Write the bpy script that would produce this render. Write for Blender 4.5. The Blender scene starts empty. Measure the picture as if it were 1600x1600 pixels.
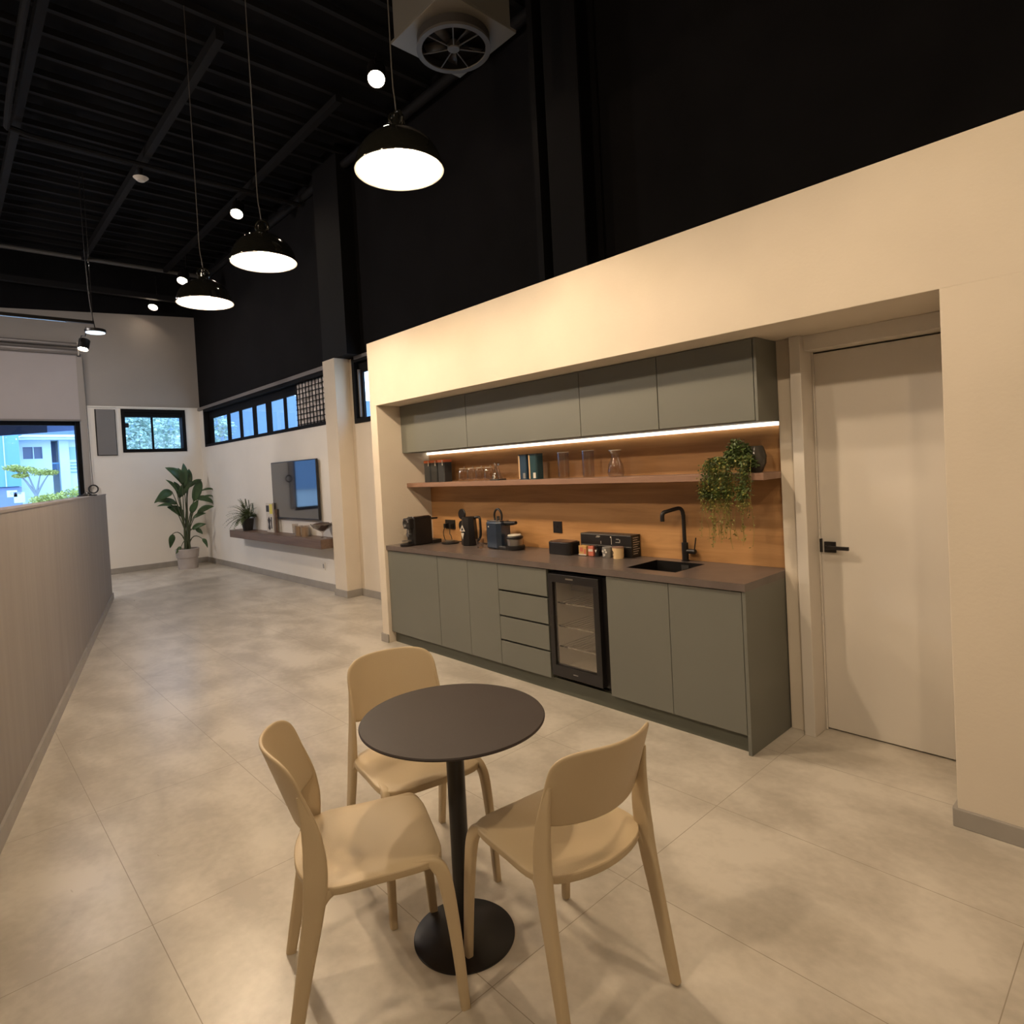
import bpy, bmesh, math, random
from mathutils import Vector, Matrix, noise
random.seed(7)
sc = bpy.context.scene
COL = sc.collection
PI = math.pi

# ------------------------------------------------------------------ camera
cam_d = bpy.data.cameras.new('camera'); cam = bpy.data.objects.new('camera', cam_d); COL.objects.link(cam)
yaw, pitch, roll = 0.8362, -0.0240, -0.0534
F = Vector((-math.sin(yaw)*math.cos(pitch), math.cos(yaw)*math.cos(pitch), math.sin(pitch)))
r_ = F.cross(Vector((0, 0, 1))).normalized(); u_ = r_.cross(F)
r2 = r_*math.cos(roll) + u_*math.sin(roll); u2 = -r_*math.sin(roll) + u_*math.cos(roll)
cam.matrix_world = Matrix(((r2.x, u2.x, -F.x, 0.0), (r2.y, u2.y, -F.y, -3.0261), (r2.z, u2.z, -F.z, 1.5696), (0, 0, 0, 1)))
cam_d.sensor_width = 36; cam_d.lens = 36*969.04/1600
cam_d.shift_x = 0.01442; cam_d.shift_y = -0.0294
cam_d.clip_start = 0.02; cam_d.clip_end = 300
sc.camera = cam

# ------------------------------------------------------------------ world, big lights, exposure
sc.view_settings.view_transform = 'Standard'; sc.view_settings.look = 'None'
sc.view_settings.gamma = 1.0; sc.view_settings.use_curve_mapping = False
sc.view_settings.exposure = -0.13
w = bpy.data.worlds.new('sky'); sc.world = w; w.use_nodes = True
nt = w.node_tree; nt.nodes.clear()
wo = nt.nodes.new('ShaderNodeOutputWorld'); bg = nt.nodes.new('ShaderNodeBackground')
tc = nt.nodes.new('ShaderNodeTexCoord'); sp = nt.nodes.new('ShaderNodeSeparateXYZ'); cr = nt.nodes.new('ShaderNodeValToRGB')
nt.links.new(tc.outputs['Generated'], sp.inputs[0]); nt.links.new(sp.outputs['Z'], cr.inputs[0])
cr.color_ramp.elements[0].position = 0.0; cr.color_ramp.elements[0].color = (0.62, 0.80, 1.0, 1)
cr.color_ramp.elements[1].position = 0.6; cr.color_ramp.elements[1].color = (0.36, 0.60, 1.0, 1)
nt.links.new(cr.outputs[0], bg.inputs[0]); bg.inputs[1].default_value = 5.0
nt.links.new(bg.outputs[0], wo.inputs[0])

WARM = (1.0, 0.77, 0.52)
def area_light(name, loc, rot, size, power, color, sy=None):
    d = bpy.data.lights.new(name, 'AREA'); d.energy = power; d.color = color; d.size = size
    if sy: d.shape = 'RECTANGLE'; d.size_y = sy
    o = bpy.data.objects.new(name, d); COL.objects.link(o); o.location = loc; o.rotation_euler = rot
    return o
# unseen lamps behind the camera, then added fill lights with no lamp there
T30 = math.radians(38)
area_light('room_fill_light', (1.4, -4.6, 4.2), (T30, 0, 0.15), 0.15, 52, WARM)
area_light('room_fill_light', (-1.6, -4.6, 4.2), (T30, 0, 0), 0.15, 52, WARM)
area_light('room_fill_light', (-4.6, -4.4, 4.2), (T30, 0, 0), 0.18, 36, WARM)
area_light('room_fill_light', (-9.0, -4.4, 4.2), (T30, 0, 0), 0.3, 125, (1.0, 0.90, 0.84))  # added fill to brighten the far floor and walls
area_light('room_fill_light', (-10.6, -1.6, 4.8), (0, 0, 0), 0.3, 40, (1.0, 0.90, 0.84))  # second added fill above the far end of the hall
area_light('room_fill_light', (-0.4, -1.2, 3.4), (0, 0, 0), 0.10, 20, WARM)  # added fill for the right-hand fascia, not a fitting
BULB = 1250.0
SPOT = 90.0

# ------------------------------------------------------------------ materials
def mat(name, color, rough=0.6, metal=0.0, spec=0.5, emis=None, estr=0.0, trans=0.0, coat=0.0, var=0.0, vscale=3.0, bump=0.0, bscale=40.0, stretch=None, alpha=1.0):
    m = bpy.data.materials.new(name); m.use_nodes = True
    t = m.node_tree; b = t.nodes['Principled BSDF']
    b.inputs['Base Color'].default_value = (*color, 1); b.inputs['Roughness'].default_value = rough
    b.inputs['Metallic'].default_value = metal; b.inputs['Specular IOR Level'].default_value = spec
    b.inputs['Transmission Weight'].default_value = trans; b.inputs['Coat Weight'].default_value = coat
    if emis: b.inputs['Emission Color'].default_value = (*emis, 1); b.inputs['Emission Strength'].default_value = estr
    if var or bump:
        g = t.nodes.new('ShaderNodeNewGeometry'); mp = t.nodes.new('ShaderNodeMapping')
        t.links.new(g.outputs['Position'], mp.inputs[0])
        if stretch: mp.inputs['Scale'].default_value = stretch
    if var:
        n = t.nodes.new('ShaderNodeTexNoise'); n.inputs['Scale'].default_value = vscale; n.inputs['Detail'].default_value = 5
        t.links.new(mp.outputs[0], n.inputs['Vector'])
        rp = t.nodes.new('ShaderNodeValToRGB')
        rp.color_ramp.elements[0].position = 0.3; rp.color_ramp.elements[1].position = 0.7
        rp.color_ramp.elements[0].color = (*[c*(1-var) for c in color], 1)
        rp.color_ramp.elements[1].color = (*[min(1, c*(1+var)) for c in color], 1)
        t.links.new(n.outputs['Fac'], rp.inputs[0]); t.links.new(rp.outputs[0], b.inputs['Base Color'])
    if bump:
        n2 = t.nodes.new('ShaderNodeTexNoise'); n2.inputs['Scale'].default_value = bscale; n2.inputs['Detail'].default_value = 3
        bp = t.nodes.new('ShaderNodeBump'); bp.inputs['Strength'].default_value = bump; bp.inputs['Distance'].default_value = 0.01
        t.links.new(mp.outputs[0], n2.inputs['Vector']); t.links.new(n2.outputs['Fac'], bp.inputs['Height'])
        t.links.new(bp.outputs[0], b.inputs['Normal'])
    return m

def pane_mat(name, tint=(1, 1, 1), refl=0.08, rough=0.0, edge=0.5, power=4.5):
    m = bpy.data.materials.new(name); m.use_nodes = True; t = m.node_tree; t.nodes.clear()
    o = t.nodes.new('ShaderNodeOutputMaterial'); mx = t.nodes.new('ShaderNodeMixShader')
    a = t.nodes.new('ShaderNodeBsdfTransparent'); g = t.nodes.new('ShaderNodeBsdfGlossy'); fr = t.nodes.new('ShaderNodeLayerWeight')
    pw = t.nodes.new('ShaderNodeMath'); pw.operation = 'POWER'; pw.inputs[1].default_value = power
    ad = t.nodes.new('ShaderNodeMath'); ad.operation = 'MULTIPLY_ADD'; ad.inputs[1].default_value = edge; ad.inputs[2].default_value = refl
    a.inputs[0].default_value = (*tint, 1); g.inputs['Roughness'].default_value = rough
    t.links.new(fr.outputs['Facing'], pw.inputs[0]); t.links.new(pw.outputs[0], ad.inputs[0]); t.links.new(ad.outputs[0], mx.inputs[0])
    t.links.new(a.outputs[0], mx.inputs[1]); t.links.new(g.outputs[0], mx.inputs[2]); t.links.new(mx.outputs[0], o.inputs[0])
    return m

def wood(name, c1, c2, rough=0.45, axis='X', scale=1.0):
    m = bpy.data.materials.new(name); m.use_nodes = True; t = m.node_tree; b = t.nodes['Principled BSDF']
    g = t.nodes.new('ShaderNodeNewGeometry'); mp = t.nodes.new('ShaderNodeMapping')
    s = {'X': (1.2, 14, 14), 'Z': (14, 14, 1.0)}[axis]
    mp.inputs['Scale'].default_value = tuple(v*scale for v in s)
    n = t.nodes.new('ShaderNodeTexNoise'); n.inputs['Scale'].default_value = 1.0; n.inputs['Detail'].default_value = 8; n.inputs['Distortion'].default_value = 0.6
    n.inputs['Roughness'].default_value = 0.62
    r = t.nodes.new('ShaderNodeValToRGB'); r.color_ramp.elements[0].position = 0.32; r.color_ramp.elements[1].position = 0.68
    r.color_ramp.elements[0].color = (*c1, 1); r.color_ramp.elements[1].color = (*c2, 1)
    t.links.new(g.outputs['Position'], mp.inputs[0]); t.links.new(mp.outputs[0], n.inputs['Vector'])
    t.links.new(n.outputs['Fac'], r.inputs[0]); t.links.new(r.outputs[0], b.inputs['Base Color'])
    b.inputs['Roughness'].default_value = rough
    return m

def floor_mat():
    m = bpy.data.materials.new('porcelain_tile'); m.use_nodes = True; t = m.node_tree; b = t.nodes['Principled BSDF']
    g = t.nodes.new('ShaderNodeNewGeometry')
    def noise_n(scale, detail, st=(1, 1, 1), dist=0.0):
        mp = t.nodes.new('ShaderNodeMapping'); mp.inputs['Scale'].default_value = st
        n = t.nodes.new('ShaderNodeTexNoise'); n.inputs['Scale'].default_value = scale; n.inputs['Detail'].default_value = detail
        n.inputs['Distortion'].default_value = dist
        t.links.new(g.outputs['Position'], mp.inputs[0]); t.links.new(mp.outputs[0], n.inputs['Vector']); return n
    n1 = noise_n(2.2, 7, (1, 1.5, 1), 0.4); n2 = noise_n(26, 4)
    mxn = t.nodes.new('ShaderNodeMath'); mxn.operation = 'MULTIPLY_ADD'; mxn.inputs[1].default_value = 0.25
    t.links.new(n2.outputs['Fac'], mxn.inputs[0]); t.links.new(n1.outputs['Fac'], mxn.inputs[2])
    r = t.nodes.new('ShaderNodeValToRGB'); r.color_ramp.elements[0].position = 0.48; r.color_ramp.elements[1].position = 0.76
    r.color_ramp.elements[0].color = (0.405, 0.362, 0.30, 1); r.color_ramp.elements[1].color = (0.575, 0.525, 0.45, 1)
    t.links.new(mxn.outputs[0], r.inputs[0])
    mp = t.nodes.new('ShaderNodeMapping'); mp.inputs['Location'].default_value = (1.43+1.07*20, 1.19+0.675*20, 0)
    bk = t.nodes.new('ShaderNodeTexBrick'); bk.offset = 0.0; bk.squash = 1.0
    bk.inputs['Scale'].default_value = 1.0; bk.inputs['Brick Width'].default_value = 1.07; bk.inputs['Row Height'].default_value = 0.675
    bk.inputs['Mortar Size'].default_value = 0.0016; bk.inputs['Mortar Smooth'].default_value = 0.2
    t.links.new(g.outputs['Position'], mp.inputs[0]); t.links.new(mp.outputs[0], bk.inputs['Vector'])
    mx = t.nodes.new('ShaderNodeMix'); mx.data_type = 'RGBA'; mx.inputs[7].default_value = (0.27, 0.225, 0.17, 1)
    t.links.new(bk.outputs['Fac'], mx.inputs[0]); t.links.new(r.outputs[0], mx.inputs[6]); t.links.new(mx.outputs[2], b.inputs['Base Color'])
    n3 = noise_n(5, 5, (1, 2.6, 1), 0.5)
    rr = t.nodes.new('ShaderNodeMapRange'); rr.inputs['To Min'].default_value = 0.255; rr.inputs['To Max'].default_value = 0.33
    t.links.new(n3.outputs['Fac'], rr.inputs['Value']); t.links.new(rr.outputs[0], b.inputs['Roughness'])
    bp = t.nodes.new('ShaderNodeBump'); bp.inputs['Strength'].default_value = 0.04; bp.inputs['Distance'].default_value = 0.01
    t.links.new(n3.outputs['Fac'], bp.inputs['Height']); t.links.new(bp.outputs[0], b.inputs['Normal'])
    b.inputs['Specular IOR Level'].default_value = 0.5
    return m

M = {}
M['floor'] = floor_mat()
M['beige'] = mat('beige_plaster', (0.64, 0.565, 0.465), 0.85, var=0.05, vscale=1.6, bump=0.08, bscale=60, spec=0.3)
M['white'] = mat('white_plaster', (0.76, 0.72, 0.66), 0.85, var=0.03, vscale=1.5, spec=0.3)
M['grey_wall'] = mat('upper_end_wall_paint', (0.33, 0.30, 0.275), 0.85, var=0.05, vscale=1.2, spec=0.3)
M['black_wall'] = mat('black_wall_paint', (0.0095, 0.009, 0.010), 0.95, var=0.15, vscale=2.0, spec=0.08)
M['black_steel'] = mat('black_steel', (0.006, 0.0055, 0.006), 0.7, spec=0.12)
M['dark_beam'] = mat('charcoal_roof_steel', (0.012, 0.0115, 0.0125), 0.7, spec=0.12)
M['skirt'] = mat('grey_skirting', (0.30, 0.275, 0.245), 0.5, var=0.08, vscale=6)
M['partition'] = wood('linen_wood_laminate', (0.205, 0.178, 0.16), (0.245, 0.215, 0.195), 0.5, 'Z', 0.5)
M['backsplash'] = wood('oak_backsplash', (0.36, 0.180, 0.066), (0.53, 0.290, 0.120), 0.42, 'X')
M['shelf_wood'] = wood('brown_shelf_wood', (0.22, 0.125, 0.085), (0.30, 0.175, 0.12), 0.45, 'X')
M['tv_shelf'] = wood('walnut_shelf_wood', (0.10, 0.062, 0.045), (0.17, 0.11, 0.082), 0.45, 'X')
M['green'] = mat('sage_grey_laminate', (0.145, 0.147, 0.127), 0.42, var=0.03, vscale=2)
M['green_dk'] = mat('sage_carcass', (0.075, 0.078, 0.06), 0.5)
M['counter'] = mat('brown_quartz', (0.125, 0.100, 0.090), 0.30, var=0.12, vscale=9)
M['blackp'] = mat('black_plastic', (0.010, 0.0085, 0.0085), 0.38)
M['blackm'] = mat('matt_black_metal', (0.010, 0.008, 0.008), 0.38)
M['gloss'] = mat('gloss_black_enamel', (0.010, 0.010, 0.008), 0.10, coat=0.6)
M['navy'] = mat('navy_enamel', (0.020, 0.032, 0.055), 0.18, coat=0.5)
M['chrome'] = mat('chrome', (0.75, 0.75, 0.75), 0.12, metal=1)
M['steel'] = mat('brushed_steel', (0.45, 0.43, 0.40), 0.32, metal=1)
M['door'] = mat('door_paint', (0.64, 0.595, 0.535), 0.5, var=0.02, vscale=2)
M['chair'] = mat('sand_polypropylene', (0.50, 0.39, 0.245), 0.45, var=0.02, vscale=3, bump=0.05, bscale=250)
M['table'] = mat('dark_brown_laminate', (0.030, 0.022, 0.020), 0.5, spec=0.3, bump=0.03, bscale=200)
M['inner_white'] = mat('white_reflector', (0.22, 0.21, 0.20), 0.6)
M['bulb'] = mat('lit_bulb', (1, 1, 1), 0.4, emis=WARM, estr=BULB)
M['spot'] = mat('lit_spot_lens', (1, 1, 1), 0.4, emis=(1.0, 0.80, 0.60), estr=SPOT)
M['disc'] = mat('lit_disc_diffuser', (1, 1, 1), 0.4, emis=(0.72, 0.86, 1.0), estr=1.3)
M['led'] = mat('lit_led_strip', (1, 1, 1), 0.4, emis=(1.0, 0.90, 0.74), estr=2.6)
M['cord_dark'] = mat('dark_cord', (0.07, 0.065, 0.06), 0.5)
M['pipe'] = mat('dark_grey_pipe', (0.09, 0.085, 0.08), 0.5)
M['glass'] = pane_mat('window_glass', (0.93, 0.97, 1.0), 0.02)
M['drink'] = pane_mat('drinking_glass', (0.93, 0.90, 0.87), 0.07, 0.06, 0.9, 2.4)
M['cooler_glass'] = pane_mat('cooler_door_glass', (0.85, 0.83, 0.80), 0.12, 0.12)
M['duct'] = mat('galvanised_duct', (0.17, 0.16, 0.145), 0.45, metal=0.3)
M['fan_dark'] = mat('dark_fan_ring', (0.025, 0.022, 0.022), 0.5)
M['fan_ring'] = mat('grey_fan_rim', (0.075, 0.07, 0.068), 0.45)
M['leaf'] = mat('dark_green_leaf', (0.035, 0.075, 0.028), 0.38, var=0.3, vscale=6)
M['stem'] = mat('leaf_stalk', (0.05, 0.065, 0.03), 0.5)
M['fern'] = mat('fern_green', (0.10, 0.13, 0.055), 0.5, var=0.3, vscale=20)
M['trail'] = mat('trailing_green', (0.065, 0.10, 0.022), 0.5, var=0.5, vscale=25)
M['trail_y'] = mat('yellow_green_tendril', (0.20, 0.18, 0.035), 0.5, var=0.3, vscale=25)
M['pot_grey'] = mat('concrete_pot', (0.38, 0.34, 0.32), 0.8, var=0.08, vscale=8)
M['soil'] = mat('soil', (0.03, 0.022, 0.017), 0.95)
M['screen'] = mat('tv_screen', (0.012, 0.014, 0.02), 0.06, coat=1.0, spec=0.8)
M['blind'] = mat('roller_fabric', (0.40, 0.36, 0.35), 0.85, var=0.02, vscale=2)
M['metal_grey'] = mat('grey_metal_tube', (0.22, 0.20, 0.19), 0.4, metal=0.4)
M['panel'] = mat('grey_panel', (0.17, 0.16, 0.155), 0.6)
M['brick'] = mat('grey_stone', (0.62, 0.56, 0.52), 0.9, var=0.55, vscale=16)
M['orange'] = mat('orange_lid', (0.62, 0.15, 0.05), 0.4)
M['can'] = mat('dark_canister', (0.028, 0.030, 0.032), 0.4)
M['teal'] = mat('teal_tin', (0.018, 0.05, 0.06), 0.35)
M['bluetin'] = mat('blue_tin', (0.02, 0.045, 0.08), 0.35)
M['gold'] = mat('pale_gold', (0.55, 0.36, 0.20), 0.35)
M['label'] = mat('printed_label', (0.60, 0.55, 0.48), 0.6)
M['grey_print'] = mat('grey_print', (0.22, 0.21, 0.20), 0.6)
M['dark_print'] = mat('dark_print', (0.03, 0.025, 0.022), 0.6)
M['redprint'] = mat('red_print', (0.50, 0.13, 0.08), 0.6)
M['yellowprint'] = mat('yellow_print', (0.70, 0.60, 0.10), 0.6)
M['amber'] = mat('amber_print', (0.50, 0.30, 0.10), 0.6)
M['cream'] = mat('cream_paper', (0.72, 0.52, 0.28), 0.6)
M['candle'] = mat('beige_candle', (0.42, 0.33, 0.24), 0.6)
M['dark_fill'] = mat('coffee_beans', (0.05, 0.03, 0.02), 0.6, bump=0.6, bscale=120)
M['red_dot'] = mat('red_dot', (0.5, 0.02, 0.01), 0.4)
# outside
M['house_white'] = mat('pale_house_render', (0.66, 0.76, 0.82), 0.9)
M['house_blue'] = mat('blue_house_render', (0.20, 0.42, 0.74), 0.9)
M['house_grey'] = mat('blue_grey_recess', (0.26, 0.32, 0.52), 0.9)
M['house_glass'] = mat('dark_house_window', (0.10, 0.13, 0.22), 0.3)
M['navy_out'] = mat('dark_canopy', (0.03, 0.04, 0.09), 0.6)
M['blue_out'] = mat('blue_canopy', (0.18, 0.28, 0.60), 0.6)
M['tree_y'] = mat('yellow_green_foliage', (0.55, 0.56, 0.16), 0.8, var=0.3, vscale=4)
M['tree_g'] = mat('green_foliage', (0.46, 0.58, 0.50), 0.8, var=0.4, vscale=3)
M['tree_b'] = mat('pale_branches', (0.30, 0.33, 0.36), 0.8)
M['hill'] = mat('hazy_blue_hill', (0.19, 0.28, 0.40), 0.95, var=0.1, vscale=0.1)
M['ground'] = mat('outdoor_ground', (0.35, 0.36, 0.34), 0.9)
M['sign'] = mat('pale_sign', (0.82, 0.84, 0.86), 0.8)

# ------------------------------------------------------------------ mesh helpers
class MB:
    def __init__(s): s.v = []; s.f = []; s.mi = []; s.sm = []
    def add(s, vs, fs, mi=0, smooth=False):
        o = len(s.v); s.v += [tuple(v) for v in vs]
        for f in fs: s.f.append(tuple(i+o for i in f)); s.mi.append(mi); s.sm.append(smooth)
        return s
    def box(s, x0, x1, y0, y1, z0, z1, mi=0):
        x0, x1 = min(x0, x1), max(x0, x1); y0, y1 = min(y0, y1), max(y0, y1); z0, z1 = min(z0, z1), max(z0, z1)
        v = [(x0,y0,z0),(x1,y0,z0),(x1,y1,z0),(x0,y1,z0),(x0,y0,z1),(x1,y0,z1),(x1,y1,z1),(x0,y1,z1)]
        return s.add(v, [(0,3,2,1),(4,5,6,7),(0,1,5,4),(1,2,6,5),(2,3,7,6),(3,0,4,7)], mi)
    def prism(s, pts, z0, z1, mi=0, smooth=False):
        n = len(pts); v = [(p[0], p[1], z0) for p in pts] + [(p[0], p[1], z1) for p in pts]
        f = [(i, (i+1) % n, n+(i+1) % n, n+i) for i in range(n)]
        s.add(v, f, mi, smooth); return s.add(v, [tuple(reversed(range(n))), tuple(range(n, 2*n))], mi)
    def lathe(s, prof, c=(0,0,0), seg=32, mi=0, axis='Z', close=True):
        v = []; f = []; n = len(prof)
        for i in range(seg):
            a = 2*PI*i/seg
            for r, z in prof:
                p = (r*math.cos(a), r*math.sin(a), z)
                if axis == 'Y': p = (p[0], p[2], p[1])
                if axis == 'X': p = (p[2], p[0], p[1])
                v.append((p[0]+c[0], p[1]+c[1], p[2]+c[2]))
        for i in range(seg):
            j = (i+1) % seg
            for k in range(n-1):
                q = (i*n+k, j*n+k, j*n+k+1, i*n+k+1)
                f.append(q if axis != 'Y' else tuple(reversed(q)))
        return s.add(v, f, mi, True)
    def cyl(s, r, z0, z1, c=(0,0,0), seg=24, mi=0, axis='Z', bev=0.0):
        b = min(bev, r*0.5, abs(z1-z0)*0.5)
        pr = [(0.0001, z0), (r-b, z0), (r, z0+b), (r, z1-b), (r-b, z1), (0.0001, z1)] if b else [(0.0001, z0), (r, z0), (r, z0), (r, z1), (r, z1), (0.0001, z1)]
        return s.lathe(pr, c, seg, mi, axis)
    def tube(s, pts, r, seg=8, mi=0, cap=True):
        pts = [Vector(p) for p in pts]; n = len(pts)
        rs = r if isinstance(r, (list, tuple)) else [r]*n
        up = Vector((0, 0, 1)); v = []; prev = None
        for i, p in enumerate(pts):
            d = (pts[min(i+1, n-1)]-pts[max(i-1, 0)]).normalized()
            if prev is None:
                a = d.cross(up if abs(d.z) < 0.9 else Vector((1, 0, 0))).normalized()
            else:
                a = (prev - d*prev.dot(d)).normalized()
            prev = a; b = d.cross(a)
            for k in range(seg):
                t = 2*PI*k/seg; v.append(p + (a*math.cos(t)+b*math.sin(t))*rs[i])
        f = [(i*seg+k, i*seg+(k+1) % seg, (i+1)*seg+(k+1) % seg, (i+1)*seg+k) for i in range(n-1) for k in range(seg)]
        if cap: f += [tuple(reversed(range(seg))), tuple(range((n-1)*seg, n*seg))]
        return s.add(v, f, mi, True)
    def bar(s, pts, ws, ds, side, mi=0, seg=16, p=4.0):
        # sweep of a rounded rectangle, width ws along `side`, depth ds across
        pts = [Vector(q) for q in pts]; n = len(pts); side = Vector(side); v = []
        for i, q in enumerate(pts):
            d = (pts[min(i+1, n-1)]-pts[max(i-1, 0)]).normalized()
            a = (side - d*side.dot(d)).normalized(); b = d.cross(a)
            for k in range(seg):
                t = 2*PI*(k+0.5)/seg; c, sn = math.cos(t), math.sin(t)
                cx = math.copysign(abs(c)**(2/p), c); sy = math.copysign(abs(sn)**(2/p), sn)
                v.append(q + a*cx*ws[i]/2 + b*sy*ds[i]/2)
        f = [(i*seg+k, i*seg+(k+1) % seg, (i+1)*seg+(k+1) % seg, (i+1)*seg+k) for i in range(n-1) for k in range(seg)]
        s.add(v, f, mi, True); return s.add([v[k] for k in range(seg)]+[v[(n-1)*seg+k] for k in range(seg)], [tuple(reversed(range(seg))), tuple(range(seg, 2*seg))], mi)
    def build(s, name, m, parent=None, bevel=0.0, world=True, subsurf=0, solid=0.0):
        me = bpy.data.meshes.new(name)
        off = Vector((0, 0, 0))
        if parent is not None and world:
            q = parent
            while q is not None: off += Vector(q.location); q = q.parent
        me.from_pydata([(v[0]-off.x, v[1]-off.y, v[2]-off.z) for v in s.v], [], s.f)
        ms = m if isinstance(m, (list, tuple)) else [m]
        for x in ms: me.materials.append(M[x] if isinstance(x, str) else x)
        me.polygons.foreach_set('material_index', s.mi); me.polygons.foreach_set('use_smooth', s.sm)
        me.update()
        b = bmesh.new(); b.from_mesh(me); bmesh.ops.remove_doubles(b, verts=b.verts, dist=1e-5) ; bmesh.ops.recalc_face_normals(b, faces=b.faces) if not solid else None
        b.to_mesh(me); b.free()
        if any(s.sm) and not subsurf: me.set_sharp_from_angle(angle=math.radians(38))
        o = bpy.data.objects.new(name, me); COL.objects.link(o)
        if parent is not None: o.parent = parent
        if solid:
            md = o.modifiers.new('solid', 'SOLIDIFY'); md.thickness = solid; md.offset = 0
        if bevel:
            md = o.modifiers.new('bevel', 'BEVEL'); md.width = bevel; md.segments = 2; md.limit_method = 'ANGLE'; md.angle_limit = math.radians(50)
        if subsurf:
            md = o.modifiers.new('sub', 'SUBSURF'); md.levels = subsurf; md.render_levels = subsurf
        return o

def tag(o, label, cat, group=None, kind=None):
    if label: o['label'] = label
    if cat: o['category'] = cat
    if group: o['group'] = group
    if kind: o['kind'] = kind
    return o
def thing(name, label, cat, loc=(0, 0, 0), rz=0.0, group=None):
    o = bpy.data.objects.new(name, None); COL.objects.link(o); o.empty_display_size = 0.1
    o.location = loc; o.rotation_euler = (0, 0, rz)
    return tag(o, label, cat, group)
def struct(mb, name, m, label=None, parent=None, bevel=0.0):
    o = mb.build(name, m, parent, bevel)
    if parent is None:
        o['kind'] = 'structure'
        if label: o['label'] = label
    return o
def dup(o, parent=None, **kw):
    c = o.copy(); COL.objects.link(c)
    if parent is not None: c.parent = parent
    for ch in list(o.children): dup(ch, c)
    for k, v in kw.items(): c[k] = v
    return c
def bez(p0, p1, p2, n=8):
    p0, p1, p2 = Vector(p0), Vector(p1), Vector(p2)
    return [(1-t)**2*p0 + 2*(1-t)*t*p1 + t*t*p2 for t in [i/(n-1) for i in range(n)]]
def smooth_path(pts, n=6):
    P = [Vector(p) for p in pts]; out = []
    for i in range(len(P)-1):
        a, b, c, d = P[max(i-1, 0)], P[i], P[i+1], P[min(i+2, len(P)-1)]
        for k in range(n):
            t = k/n
            out.append(0.5*((2*b)+(c-a)*t+(2*a-5*b+4*c-d)*t*t+(3*b-a-3*c+d)*t**3))
    out.append(P[-1]); return out
def lerp_list(vals, n):
    out = []
    for i in range(n):
        t = i/(n-1)*(len(vals)-1); k = min(int(t), len(vals)-2); out.append(vals[k]+(vals[k+1]-vals[k])*(t-k))
    return out

# ================================================================== SETTING
XE, XW = -13.07, 3.5            # end wall, wall beyond the right of the frame
YB = -7.5                        # wall behind the camera
struct(MB().box(XE-0.3, XW+0.2, YB-0.2, 1.2, -0.15, 0.0), 'floor', 'floor', 'large beige-grey stone-look floor tiles with fine joints')
struct(MB().box(XE-0.3, XW+0.2, YB-0.2, 1.3, 5.62, 5.75), 'ceiling', 'black_wall', 'black painted industrial roof deck')
struct(MB().box(XE-0.3, XW+0.2, YB-0.2, YB, 0, 5.62), 'wall_back', 'white', 'plain wall behind the viewpoint')
struct(MB().box(XW, XW+0.2, YB, 1.2, 0, 5.62), 'wall_side', 'white', 'plain wall beyond the right of the frame')

# long right-hand wall, lower pale part with the window openings
TY = 0.90
b = MB()
b.box(XE, -7.35, TY, 1.03, 0, 2.26); b.box(XE, -12.76, TY, 1.03, 2.26, 2.98); b.box(-7.59, -7.35, TY, 1.03, 2.26, 2.98)
struct(b, 'wall_right', 'white', 'pale lower wall under the strip window, behind the television')
b = MB(); b.box(-7.35, -4.0, 1.0, 1.12, 0, 2.22); b.box(-7.35, -7.10, 1.0, 1.12, 2.22, 3.05); b.box(-4.0, XW, 1.0, 1.2, 0, 3.05)
struct(b, 'wall_right', 'beige', 'narrow beige wall between the square column and the kitchen block')
b = MB().box(XE, -7.35, 0.93, 1.2, 3.04, 5.62); b.box(-7.35, XW, 1.0, 1.2, 3.05, 5.62); b.box(XE, -7.35, 0.93, 1.03, 2.98, 3.04)
struct(b, 'wall_right', 'black_wall', 'black painted upper wall above the kitchen block and windows')
struct(MB().box(XE+0.02, -7.5, 0.875, 0.93, 2.985, 3.04), 'trim_1', 'metal_grey', 'grey drip ledge above the strip window')
struct(MB().box(-7.0, -5.06, 0.965, 1.0, 3.02, 3.06), 'trim_2', 'metal_grey', 'grey ledge above the small window beside the kitchen block')
struct(MB().box(-7.50, -7.185, 0.79, 1.0, 0, 3.06), 'trim_3', 'beige', 'square beige column between television wall and kitchen block', bevel=0.004)
# black steel columns rising above
struct(MB().box(-7.50, -6.86, 0.80, 1.0, 3.06, 5.62), 'trim_4', 'black_steel', 'black column standing above the beige column')
b = MB(); b.box(-3.50, -3.44, 0.72, 1.0, 2.77, 5.62); b.box(-3.36, -3.02, 0.74, 0.76, 2.77, 5.62); b.box(-3.36, -3.02, 0.96, 0.98, 2.77, 5.62); b.box(-3.20, -3.18, 0.76, 0.96, 2.77, 5.62)
b.cyl(0.03, 2.77, 5.62, (-3.56, 0.83, 0), 12)
struct(b, 'trim_5', 'black_steel', 'black steel column with a pipe rising above the kitchen block')

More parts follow.
